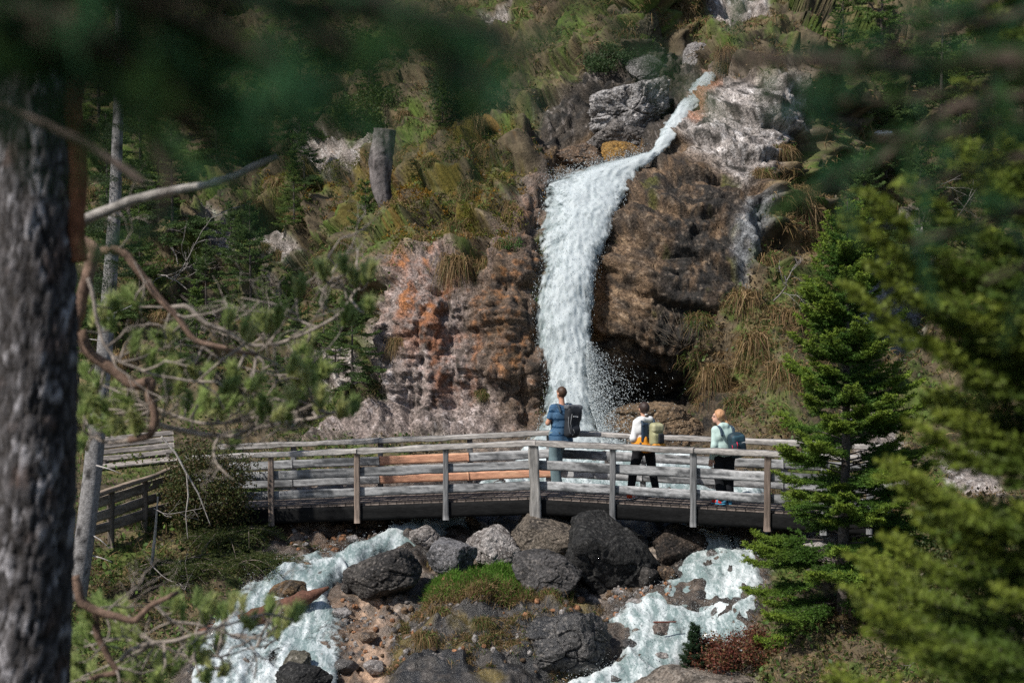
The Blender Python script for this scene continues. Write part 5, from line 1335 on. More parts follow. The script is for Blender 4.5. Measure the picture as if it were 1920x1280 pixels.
# ------------------------------------------------------------------ conifers
def needle_cards(p0, p1, per_m, ln, wd, r, col, flat=.5):
    """needles along twig segments: thin triangles"""
    L = np.linalg.norm(p1 - p0, axis=1); m = np.maximum(2, (L * per_m).astype(int)); n = m.sum()
    i = np.repeat(np.arange(len(L)), m); t = r.random(n)
    ax = unit(p1 - p0)[i]; b = p0[i] + (p1 - p0)[i] * t[:, None]
    rd = r.normal(size=(n, 3)) * np.array([1, 1, flat]); rd = unit(rd - ax * (rd * ax).sum(1, keepdims=True))
    d = unit(ax * .55 + rd * .8 + np.array([0, 0, .12])); l = ln * r.uniform(.7, 1.2, n)[:, None]
    sd = unit(np.cross(d, r.normal(size=(n, 3)))) * wd / 2
    V = np.stack([b - sd, b + sd, b + d * l], 1).reshape(-1, 3)
    C = np.repeat((col[i] if np.ndim(col) == 2 else np.broadcast_to(col, (n, 3))) * r.uniform(.7, 1.3, (n, 1)), 3, 0)
    return V, np.arange(3 * n).reshape(-1, 3), C

def conifer(h, w, seed, gap=.22, per=5, twig=.05, per_m=110, ln=.035, wd=.007, r0=None, col=(.040, .075, .016), tipc=(.10, .15, .025), bare=.0, shape=.85, droop=.35, bark=(.10, .085, .075), zmin=.06, keep=None, dead=0, twl=.30, sub=2):
    r = np.random.default_rng(seed); r0 = r0 or h * .012
    n = 24; zz = np.linspace(0, h, n)
    off = np.stack([.010 * h * noise(np.stack([zz * .35, 0 * zz, 0 * zz + seed], -1), 1, 1), .010 * h * noise(np.stack([zz * .35, 0 * zz, 0 * zz + seed + 9], -1), 1, 2), zz], -1)
    trunk = [tube(off, r0 * (1 - zz / h) ** .8 + .004, 9, bark)]
    wood, S0, S1, K = [], [], [], []
    z = zmin * h
    while z < h * .985:
        t = z / h
        for k in range(per if t < .9 else 4):
            R = w * ((1 - t) ** shape) * r.uniform(.55, 1.12) + .03 * h * .3
            if t < bare * 1.6: R *= .5 + .5 * t / (bare * 1.6)
            a = r.uniform(0, 2 * math.pi); zz0 = z + r.uniform(-.5, .5) * gap
            rise = (.10 + .75 * t ** 2) * R; dr = droop * R * (1 - t) * r.uniform(.7, 1.3)
            s = np.linspace(0, 1, 8); b0 = np.array([np.interp(zz0, zz, off[:, i]) for i in range(3)])
            u = np.array([math.cos(a), math.sin(a), 0]); q = np.array([-u[1], u[0], 0])
            if keep is not None and not keep(b0 + u * R): continue
            P = b0 + u * (R * s)[:, None] + UP * (rise * s - dr * s ** 2 + .22 * R * np.maximum(s - .7, 0) ** 2 * 6)[:, None] + q * (R * .10 * r.normal() * s ** 2)[:, None]
            wood.append(tube(P, np.linspace(max(.006, r0 * .16 * (1 - t) + .004), .0025, 8), 5, np.array(bark) * .9))
            if t < bare and r.random() < .7: continue
            m = max(4, int(R / twig)); ss = np.linspace(.12 + .30 * (t < .6) * r.uniform(.4, 1), 1, m)
            B = np.stack([np.interp(ss, s, P[:, i]) for i in range(3)], -1); dv = unit(np.gradient(B, axis=0))
            for sg in (-1, 1):
                tl = (twl * R * (1.08 - ss) ** .7 * r.uniform(.6, 1.25, m) + .05)[:, None]
                D = unit(dv * .75 + q * sg * .8 + UP * r.normal(-.10, .14, m)[:, None])
                S0.append(B); S1.append(B + D * tl); K.append(np.stack([ss, np.full(m, t)], -1))
            S0.append(B[:-1]); S1.append(B[1:]); K.append(np.stack([ss[:-1], np.full(m - 1, t)], -1))
        z += gap * r.uniform(.75, 1.25) * (1 - .45 * t)
    S0, S1, K = np.concatenate(S0), np.concatenate(S1), np.concatenate(K)
    if sub:
        f = r.uniform(.2, .9, (len(S0), sub)); A = S0[:, None] + (S1 - S0)[:, None] * f[..., None]; dd = S1 - S0; ll = np.linalg.norm(dd, axis=1, keepdims=True)
        q2 = unit(np.cross(dd, UP) + 1e-6); sg2 = np.where(np.arange(sub) % 2 == 0, 1.0, -1.0)[None, :, None]
        B2 = A + unit(unit(dd)[:, None] * .8 + q2[:, None] * sg2 * .7 + r.normal(0, .15, A.shape) + UP * .05) * (ll[:, None] * .5 * (1.1 - f)[..., None] + .02)
        S0 = np.concatenate([S0, A.reshape(-1, 3)]); S1 = np.concatenate([S1, B2.reshape(-1, 3)]); K = np.concatenate([K, np.repeat(K, sub, 0)])
    # needles turn paler towards the ends of the boughs
    mixk = np.clip((K[:, 0] - .45) * 1.5, 0, 1)[:, None] * (.55 + .45 * r.random((len(K), 1)))
    col_ = np.array(col) * (1 - mixk) + np.array(tipc) * mixk
    # twig wood as thin slivers
    tw = unit(np.cross(S1 - S0, r.normal(size=S0.shape))) * .0025
    TV = np.stack([S0 - tw, S0 + tw, S1], 1).reshape(-1, 3)
    wood.append((TV, np.arange(len(TV)).reshape(-1, 3), np.array(bark) * .8))
    return trunk, wood, [needle_cards(S0, S1, per_m, ln, wd, r, col_)]

def tree_obj(name, label, cat, loc, rz, parts, group=None, sc=1.0):
    root = thing(name, label, cat, loc, rz, group)
    root.scale = (sc, sc, sc)
    t, b, c = parts
    tr = build("trunk", t, M_BARK, root, smooth=True, local=True)
    build("branches", b, M_BARK, root, smooth=True, local=True)
    build("crown", c, M_NEEDLE, root, local=True)
    return root

# the sunlit spruce in front of the right end of the bridge
base = np.array(at(1578, 1330, 20.6)); topz = at(1560, 372, 20.6)[2]
tree_obj("spruce_tree", "tall sunlit green spruce in sharp focus in front of the right end of the footbridge", "tree", base, 0,
         conifer(topz - base[2], 1.68, 5, gap=.28, per=8, twig=.045, per_m=150, ln=.042, wd=.013, r0=.105, col=(.06, .125, .018), tipc=(.235, .31, .035), shape=.66, droop=.30, zmin=.07, bare=.0, twl=.36, sub=4))
# sapling at the bottom edge
sb = np.array(at(1302, 1300, 20.4))
tree_obj("spruce_sapling", "small dark spruce sapling standing alone at the bottom edge beside the water", "tree", sb, 0,
         conifer(1.0, .26, 6, gap=.09, per=5, twig=.03, per_m=260, ln=.03, wd=.008, col=(.022, .048, .02), tipc=(.03, .06, .025), shape=.8, droop=.0, zmin=.05, r0=.018))

PROT = [conifer(3.2, 1.0, 31, gap=.26, per=6, twig=.085, per_m=80, ln=.055, wd=.016, col=(.07, .125, .032), tipc=(.14, .21, .045), droop=.3, sub=3),
        conifer(3.2, 1.35, 32, gap=.30, per=6, twig=.085, per_m=75, ln=.055, wd=.017, col=(.06, .105, .032), tipc=(.11, .17, .04), droop=.4, bare=.1, sub=3, twl=.36),
        conifer(3.2, .8, 33, gap=.24, per=6, twig=.085, per_m=80, ln=.055, wd=.016, col=(.085, .14, .035), tipc=(.17, .235, .045), droop=.22, sub=3)]
PT_ROOT = {}
GT = "spruces on the hillside"
def hill_tree(px, py, hpx, k, label, back=0.0):
    g = ground(px, py); Y = g[1]; h = hpx / F * Y
    if k not in PT_ROOT:
        PT_ROOT[k] = tree_obj("spruce_tree", label, "tree", g - UP * .1, rng.uniform(0, 6), PROT[k], GT, h / 3.2)
    else:
        dup(PT_ROOT[k], g - UP * .1, rng.uniform(0, 6), h / 3.2, label, GT)
for row in [(637, 530, 215, 0, "slim young spruce standing left of the broken grey snag"), (470, 600, 230, 1, "spreading spruce on the left hillside above the curved pine twigs"), (330, 480, 260, 1, "spruce with wide boughs behind the bent grey branch stub"),
            (415, 330, 230, 0, "spruce half hidden behind the blurred boughs, above the branch stub"), (215, 640, 300, 1, "spruce right behind the thick pine trunk, mid height"), (675, 745, 210, 1, "dark spruce beside the left edge of the pinkish wall"), (560, 430, 150, 2, "small pale green spruce under the mossy ledges"),
            (255, 330, 300, 0, "tall spruce behind the reddish pine limb"), (842, 265, 95, 2, "little spruce on the mossy ledge below the fallen brown log"), (560, 250, 210, 0, "spruce in the gap between the blurred boughs at the top"), (150, 800, 220, 2, "spruce behind the leaning grey trunk"),
            (560, 720, 170, 1, "low dark spruce left of the pinkish wall"), (370, 700, 190, 2, "pale young spruce behind the upper twigs of the pine"), (1640, 120, 260, 0, "spruce on the skyline above the grey cliff on the right"), (1760, 260, 300, 1, "wide spruce above the dark hollow on the right"),
            (1560, 110, 130, 2, "small spruce left of the snow patch"), (1860, 200, 330, 0, "spruce high in the top right corner"), (700, 200, 130, 2, "pale spruce above the broken snag"), (1610, 480, 200, 1, "dark spruce on the grey cliff behind the tip of the sunlit spruce")]:
    hill_tree(*row)
for i, (px, py, hp, k) in enumerate([(440, 520, 120, 1), (500, 660, 150, 2), (390, 610, 150, 1), (300, 420, 180, 0), (560, 340, 140, 1), (480, 300, 170, 2), (610, 650, 120, 1), (270, 560, 180, 2), (430, 690, 130, 2), (340, 760, 170, 1), (640, 700, 130, 2), (520, 780, 120, 1), (200, 440, 240, 1), (190, 250, 260, 2), (730, 120, 150, 1), (1720, 470, 200, 1), (1800, 330, 250, 2), (1880, 480, 260, 0), (1660, 330, 160, 1), (1780, 640, 160, 2), (1900, 700, 200, 1)]):
    hill_tree(px, py, hp, k, "one of the low spruces growing close together in the undergrowth of the slopes")

# ------------------------------------------------------------------ leafy shrubs
def shrub(w, h, seed, cols, n=2600, leaf=.035, clumps=40, stems=14, scol=(.10, .08, .06)):
    r = np.random.default_rng(seed)
    c = unit(r.normal(size=(clumps, 3))) * (r.uniform(.35, 1, clumps) ** .6)[:, None] * np.array([w, w * .7, h * .5]); c[:, 2] += h * .55
    c[:, 2] = np.maximum(c[:, 2], .05)
    i = r.integers(0, clumps, n); P = c[i] + r.normal(0, .11 * (w + h) / 2, (n, 3))
    a = unit(r.normal(size=(n, 3)) + UP * .3); b = unit(np.cross(a, r.normal(size=(n, 3))))
    l = leaf * r.uniform(.6, 1.3, (n, 1))
    V = np.stack([P, P + a * l * .5 + b * l * .3, P + a * l, P + a * l * .5 - b * l * .3], 1).reshape(-1, 3)
    C = np.repeat(np.array(cols)[r.integers(0, len(cols), n)] * r.uniform(.6, 1.3, (n, 1)), 4, 0)
    st = []
    for k in range(stems):
        e = c[r.integers(0, clumps)]; m = e * .5 + r.normal(0, .06, 3)
        st.append(tube(np.array([r.normal(0, .04, 3) * [1, 1, 0], m, e * 1.1]), [.012, .008, .004], 5, scol))
    return [(V, np.arange(4 * n).reshape(-1, 4), C)], st
def shrub_obj(px, py, w, h, seed, cols, label, name="shrub", **kw):
    g = ground(px, py); root = thing(name, label, "shrub", g - UP * .05)
    f, s = shrub(w, h, seed, cols, **kw)
    build("stems", s, M_BARK, root, smooth=True, local=True); build("foliage", f, M_LEAF, root, local=True)
LG = [(.06, .10, .02), (.09, .13, .03), (.045, .08, .02)]; LB = [(.04, .075, .025), (.06, .095, .035)]
shrub_obj(690, 235, 1.5, 1.6, 1, LG, "bright green bush above the broken grey snag", n=9000, leaf=.07)
shrub_obj(875, 235, 1.1, 1.3, 2, LB, "dark green bush right of the bright one, under the fallen brown log", n=8000, leaf=.06)
shrub_obj(640, 120, 1.4, 1.3, 3, LG, "green bush on the upper slope between the blurred boughs", n=8000, leaf=.07)
shrub_obj(1140, 130, .9, .8, 4, LB, "low green bush at the left foot of the mossy knob", n=5000, leaf=.06)
shrub_obj(392, 1000, .85, 1.55, 5, [(.05, .07, .02), (.08, .09, .025), (.10, .07, .03)], "dark bush with reddish tips at the left end of the footbridge", n=15000, leaf=.05, clumps=70)
shrub_obj(1385, 1262, .75, .62, 6, [(.17, .05, .035), (.22, .085, .05), (.12, .045, .03), (.16, .12, .05)], "reddish brown dry shrub at the bottom edge left of the spruce", n=12000, leaf=.04)
shrub_obj(1295, 640, .8, .8, 7, [(.11, .11, .09), (.08, .08, .06)], "grey leafless scrub on the wall above the dark cave", n=900, leaf=.03, stems=40)
shrub_obj(1800, 1150, 1.0, 1.0, 8, [(.05, .07, .02), (.10, .085, .035)], "olive bush on the right bank behind the blurred spruce boughs", n=9000, leaf=.05)
shrub_obj(1290, 800, .35, .4, 9, [(.08, .15, .03), (.10, .16, .03)], "small bright green plant on the ledge right of the woman in white", n=700, leaf=.03)
shrub_obj(960, 470, .35, .3, 10, [(.06, .13, .025)], "small bright green tuft of leaves high beside the falls", n=700, leaf=.035)

# juniper scrub trailing over the left bank towards the water
def scrub(px, py, seed, w, label):
    r = np.random.default_rng(seed); g = ground(px, py); root = thing("juniper_scrub", label, "shrub", g)
    S0, S1, wood = [], [], []
    for k in range(60):
        a = r.uniform(-2.9, .35); L = w * r.uniform(.5, 1.1)
        d = np.array([math.cos(a), math.sin(a) * .8, 0]); s = np.linspace(0, 1, 9)
        P = np.array([r.normal(0, .25), r.normal(0, .2), .05]) + d * (L * s)[:, None] + UP * (.42 * L * s * r.uniform(.5, 1.4) - .62 * L * s ** 2)[:, None]
        wood.append(tube(P, np.linspace(.012, .003, 9), 5, (.16, .13, .11)))
        m = 16; ss = np.linspace(.15, 1, m); B = np.stack([np.interp(ss, s, P[:, i]) for i in range(3)], -1); q = np.array([-d[1], d[0], 0])
        for sg in (-1, 1):
            S0.append(B); S1.append(B + unit(d * .8 + q * sg * .7 + r.normal(0, .25, (m, 3))) * (.26 * L * (1.1 - ss) + .06)[:, None])
    S0, S1 = np.concatenate(S0), np.concatenate(S1)
    build("branches", wood, M_BARK, root, smooth=True, local=True)
    build("foliage", [needle_cards(S0, S1, 130, .032, .008, r, np.array([(.045, .07, .018), (.065, .085, .02), (.09, .10, .03)])[r.integers(0, 3, len(S0))])], M_NEEDLE, root, local=True)
scrub(420, 1010, 1, 1.05, "spreading juniper scrub just below the left end of the bridge")
scrub(480, 1050, 2, .85, "juniper scrub reaching over the water of the left arm")
scrub(330, 1065, 3, .95, "dark juniper scrub in the middle of the left bank")
scrub(300, 965, 4, .7, "low green scrub at the foot of the path fence")

# ------------------------------------------------------------------ dead wood
def twigs(p, d, L, r0, depth, r, out, col, bend=.35):
    n = 6; pts = [np.array(p)]; d = unit(np.array(d, float))
    for i in range(n):
        d = unit(d + r.normal(0, bend / 2.2, 3)); pts.append(pts[-1] + d * L / n)
    out.append(tube(np.array(pts), np.linspace(r0, r0 * .45, n + 1), 5, np.array(col) * r.uniform(.8, 1.15)))
    if depth:
        for k in range(r.integers(2, 5)):
            i = r.integers(2, n + 1)
            twigs(pts[i], unit(d + r.normal(0, .75, 3)), L * r.uniform(.4, .7), r0 * .5, depth - 1, r, out, col, bend)
def deadwood(px, py, dpx, dpy, Lpx, seed, label, Y=None, depth=3, r0=.022, col=(.30, .27, .25), lift=.15):
    p = ground(px, py) if Y is None else at(px, py, Y)
    L = Lpx / F * p[1]; r = np.random.default_rng(seed); out = []
    p = p + np.array([0, -lift, .0])
    twigs(p, (dpx, -.35 * abs(dpx) - .2, -dpy), L, r0, depth, r, out, col)
    tag(build("dead_branch", out, M_BARK, smooth=True), label, "dead branch", "dead branches on the slopes")
for row in [(330, 560, .6, -.5, 110, 1, "bare grey dead branches behind the bent pine limb"), (330, 480, .5, .7, 130, 2, "dead branches hanging in a fan over the pale rock on the left hillside"), (300, 540, .9, .1, 120, 3, "bleached dead twigs just right of the upper pine limb"), (430, 560, -.3, .6, 90, 4, "thin dead twigs above the needle tufts"),
            (480, 395, -.8, .3, 90, 5, "pale dead twig under the grey branch stub"), (760, 400, .6, .2, 60, 6, "dead twigs on the mossy ledge right of the snag"), (1100, 180, -.6, .8, 120, 7, "tangle of brown dead twigs under the green bank beside the gorge"), (1030, 150, .7, .6, 110, 8, "dead twigs hanging from the bank left of the pale boulder"),
            (1540, 170, -.8, .5, 90, 9, "grey dead branch leaning on the top of the pale strata"), (1800, 430, .3, -.6, 120, 10, "white dead branches forked over the dark hollow"), (1840, 470, .3, .7, 130, 11, "white dead branches hanging down into the dark hollow"), (1890, 380, -.6, .4, 130, 12, "white dead branches at the right edge of the picture"),
            (1700, 380, .8, -.5, 100, 13, "curved grey dead branch above the grey cliff"), (610, 270, -.3, .9, 80, 14, "pale dead stick on the slope above the branch stub"), (1690, 860, -.4, .4, 60, 15, "loop of grey dead twigs beside the right end of the bridge"), (1830, 1230, -.5, -.3, 110, 16, "grey dead twigs on the right bank in the bottom corner"), (1450, 560, .3, -.5, 70, 17, "thin dead twigs on the dry slope"), (455, 470, .2, .8, 120, 18, "white fan of dead twigs under the dark boughs left of the mossy ledges"), (390, 640, .6, .4, 110, 19, "bleached dead branches low on the left hillside"), (270, 420, .7, .5, 130, 21, "bleached dead branches behind the bent branch stub"), (560, 620, .5, .6, 90, 22, "pale dead twigs left of the pinkish wall")]:
    deadwood(*row)
def limb(name, label, cat, pxs, Y, rad, col, group=None, seed=0, depth=0, sides=9):
    P = np.array([at(x, y, Y + (d if len(q) > 2 else 0)) for q in pxs for x, y, d in [(q[0], q[1], q[2] if len(q) > 2 else 0)]])
    log(name, label, P, rad, col, cat, seed=seed, sides=sides, rough=.2)
limb("dead_branch", "long white dead branch slanting down across the left end of the bridge", "dead branch", [(302, 818), (330, 850), (350, 888), (372, 925), (395, 985)], 24.4, [.022, .02, .018, .014, .006], (.36, .33, .30), seed=20)
limb("dead_branch", "white dead twig hanging straight down beside the long white branch", "dead branch", [(350, 888), (353, 930), (348, 965), (352, 1010)], 24.35, [.014, .014, .010, .006], (.34, .31, .28), seed=21)
limb("dead_tree", "bare grey dead stem standing in the scrub of the left bank", "dead stem", [(283, 1075), (290, 1010), (296, 930)], 23.6, [.03, .026, .012], (.30, .28, .25), seed=22)
deadwood(286, 1050, .3, .5, 70, 30, "dead twigs spreading at the foot of the bare grey stem", Y=23.5, depth=3, r0=.012)
deadwood(293, 950, .7, .3, 70, 31, "thin dead twigs high on the bare grey stem", Y=23.6, depth=2, r0=.010)
limb("fallen_log", "dark brown broken fallen log on the grassy slope above the ledges", "log", [(862, 192), (880, 160), (905, 140), (925, 110), (945, 112)], 43.6, [.06, .14, .18, .16, .05], (.11, .055, .03), seed=23)
limb("fallen_log", "leaning grey log with orange moss on its upper side", "log", [(905, 225), (945, 242), (975, 272), (1000, 315)], 38.2, [.16, .22, .24, .18], (.17, .105, .035), seed=24)
# broken snag above the left wall
def snag():
    g = at(737, 408, 35.8); Y = 35.8
    P = np.array([at(x, y, Y) for x, y in ((739, 415), (722, 380), (713, 345), (714, 300), (720, 262), (722, 243))])
    root = thing("broken_snag", "broken grey tree trunk standing with a flat top above the left wall", "snag", P[0])
    s = np.linspace(0, 1, 60); k = np.linspace(0, 1, len(P)); Q = np.stack([np.interp(s, k, P[:, i]) for i in range(3)], -1)
    for _ in range(6): Q[1:-1] = (Q[:-2] + 2 * Q[1:-1] + Q[2:]) / 4
    V, Fc, C = tube(Q, np.interp(s, [0, .25, .6, 1], [.13, .22, .30, .27]), 28, (.17, .15, .145))
    c = np.repeat(Q, 28, 0); V = c + (V - c) * (1 + .10 * noise(V * np.array([1, 1, .2]), 9, 3)[:, None] + .07 * noise(V * np.array([1, 1, .4]), 22, 4)[:, None])
    C = C * np.clip(1 + 1.5 * fbm(V * np.array([1, 1, .3]), 7, 4, 7)[:, None] - .6 * sstep(.12, 0, np.abs(noise(V * np.array([1, 1, .15]), 8, 5)))[:, None], .15, 2.2)
    build("trunk", [(V, Fc, C)], M_BARK, root)
    build("roots", [tube(np.array([P[0], P[0] + [.2, -.1, -.15], P[0] + [.5, -.15, -.42]]), [.10, .08, .03], 8, (.17, .11, .05)), tube(np.array([P[0], P[0] + [-.15, -.1, -.2], P[0] + [-.3, -.1, -.5]]), [.09, .06, .03], 8, (.17, .12, .08))], M_BARK, root, smooth=True)
snag()
# slim grey trunk leaning by the fence
def lean():
    P = np.array([at(143, 1125, 22.6), at(160, 1000, 22.75), at(172, 900, 22.9), at(182, 800, 23), at(196, 660, 23.2), at(208, 500, 23.4), at(216, 380, 23.6), at(222, 200, 23.9), at(226, -60, 24.3)])
    root = thing("spruce_tree", "slim leaning tree with a bare grey trunk between the thick pine and the bench", "tree", P[0])
    s = np.linspace(0, 1, 90); k = np.linspace(0, 1, len(P)); Q = np.stack([np.interp(s, k, P[:, i]) for i in range(3)], -1)
    V, Fc, C = tube(Q, np.interp(s, [0, .35, 1], [.16, .145, .07]), 20, (.21, .20, .195))
    C = C * np.clip(1 + .55 * fbm(V, 9, 4, 7)[:, None], .35, 1.6); kn = sstep(.34, .42, noise(V, 5.5, 9))[:, None]; C = C * (1 - kn * .8)
    build("trunk", [(V, Fc, C)], M_BARK, root, smooth=True)
    r = np.random.default_rng(3); out = []
    for x, y, dx, dz in ((165, 998, .9, -.5), (168, 1040, .9, -.2), (180, 872, 1, -.25), (200, 640, -.7, .1), (212, 560, .8, -.1), (205, 590, .9, .3)):
        Y = 22.7; p = at(x, y, Y); out.append(tube(np.array([p, p + np.array([dx, -.1, dz]) * .22, p + np.array([dx, -.15, dz * 1.2]) * .42]), [.014, .010, .004], 6, (.42, .39, .37)))
    build("branch_stubs", out, M_BARK, root, smooth=True)
    S0, S1 = [], []
    for i in range(60):
        t = r.uniform(.55, 1); b = Q[int(t * 89)]; a = r.uniform(0, 6.28); d = np.array([math.cos(a), math.sin(a), -.25]); L = r.uniform(.5, 1.4)
        for q in np.linspace(.15, 1, 12):
            for sg in (-1, 1):
                B = b + d * L * q; S0.append(B); S1.append(B + unit(d + sg * np.array([-d[1], d[0], -.2])) * (.3 * (1.1 - q) + .08))
    build("crown", [needle_cards(np.array(S0), np.array(S1), 70, .045, .011, r, np.array([.03, .05, .018]))], M_NEEDLE, root)
lean()
# old snow, a second white lump for white gaps, and the trail marker
def snow():
    for px, py, w, h in ((1592, 27, 40, 9), (1645, 262, 26, 9)):
        g = ground(px, py); V, Fc = ICO[4]
        Q = V * np.array([w / F * g[1], .5, h / F * g[1]]) ; Q = Q * (1 + .35 * fbm(Q, 1.8, 3, int(px))[:, None]); Q[:, 2] *= .8
        kind(build("snow", [(Q + g + np.array([0, -.25, .1]), Fc, np.array([.80, .82, .85]))], M_SOIL, smooth=True), 'structure')
snow()
def marker():
    c = at(1848, 548, 33.0)
    root = thing("trail_marker", "little coloured trail marker of discs hanging in front of the dark hollow", "trail marker", c - UP * .3)
    def disc(o, r_, col, nm):
        t = np.linspace(0, 2 * math.pi, 20, endpoint=False); V = np.stack([np.cos(t) * r_, 0 * t, np.sin(t) * r_], -1) + c + o
        V = np.concatenate([V - [0, .012, 0], V + [0, .012, 0]]); n = 20; i = np.arange(n)
        build(nm, [(V, [np.stack([i, (i + 1) % n, (i + 1) % n + n, i + n], -1), np.array([i]), np.array([i[::-1] + n])], np.array(col))], M_PAINT, root)
    disc(np.array([-.06, 0, 0]), .055, (.5, .12, .14), "disc"); disc(np.array([.07, 0, -.02]), .055, (.5, .22, .16), "disc"); disc(np.array([0, -.03, -.08]), .05, (.02, .25, .16), "disc")
    V = np.array([[-.08, -.04, .05], [.08, -.04, .05], [0, -.04, .19], [-.08, -.01, .05], [.08, -.01, .05], [0, -.01, .19]]) + c
    build("triangle", [(V, [np.array([[0, 1, 2], [5, 4, 3]]), np.array([[0, 3, 4, 1], [1, 4, 5, 2], [2, 5, 3, 0]])], np.array([.12, .2, .5]))], M_PAINT, root)
    build("post", [tube(np.array([c + [0, .05, -.6], c + [0, .05, .2]]), .02, 8, (.2, .17, .14)), plank(c + [-.16, 0, -.2], c + [.16, 0, -.2], .03, .10, col=(.35, .36, .36), n=4, wob=0)], M_WOODZ, root)
marker()
# ------------------------------------------------------------------ the near pine on the left, out of focus
def path(pxs, Y, n=40):
    P = np.array([at(q[0], q[1], Y + (q[2] if len(q) > 2 else 0)) for q in pxs])
    k = np.linspace(0, 1, len(P)); s = np.linspace(0, 1, n); Q = np.stack([np.interp(s, k, P[:, i]) for i in range(3)], -1)
    for _ in range(2): Q[1:-1] = (Q[:-2] + 2 * Q[1:-1] + Q[2:]) / 4
    return Q
def tuft(centers, axes, r, n=70, L=.07, wd=.0022, col=None):
    """brush-like tufts of pine needles round the shoot ends"""
    m = len(centers); i = np.repeat(np.arange(m), n); N_ = m * n
    t = r.uniform(-.07, .05, N_)
    ax = axes[i]; rd = r.normal(size=(N_, 3)); rd = unit(rd - ax * (rd * ax).sum(1, keepdims=True))
    d = unit(ax * r.uniform(.5, 1.3, (N_, 1)) + rd * .6); b = centers[i] + ax * t[:, None]
    sd = unit(np.cross(d, r.normal(size=(N_, 3)))) * wd / 2
    V = np.stack([b - sd, b + sd, b + d * (L * r.uniform(.7, 1.15, (N_, 1)))], 1).reshape(-1, 3)
    cc = np.array([(.42, .48, .19), (.34, .43, .15), (.48, .50, .22), (.28, .36, .13)]) if col is None else np.array(col)
    C = np.repeat(cc[r.integers(0, len(cc), m)][i] * r.uniform(.7, 1.25, (N_, 1)), 3, 0)
    return V, np.arange(3 * N_).reshape(-1, 3), C

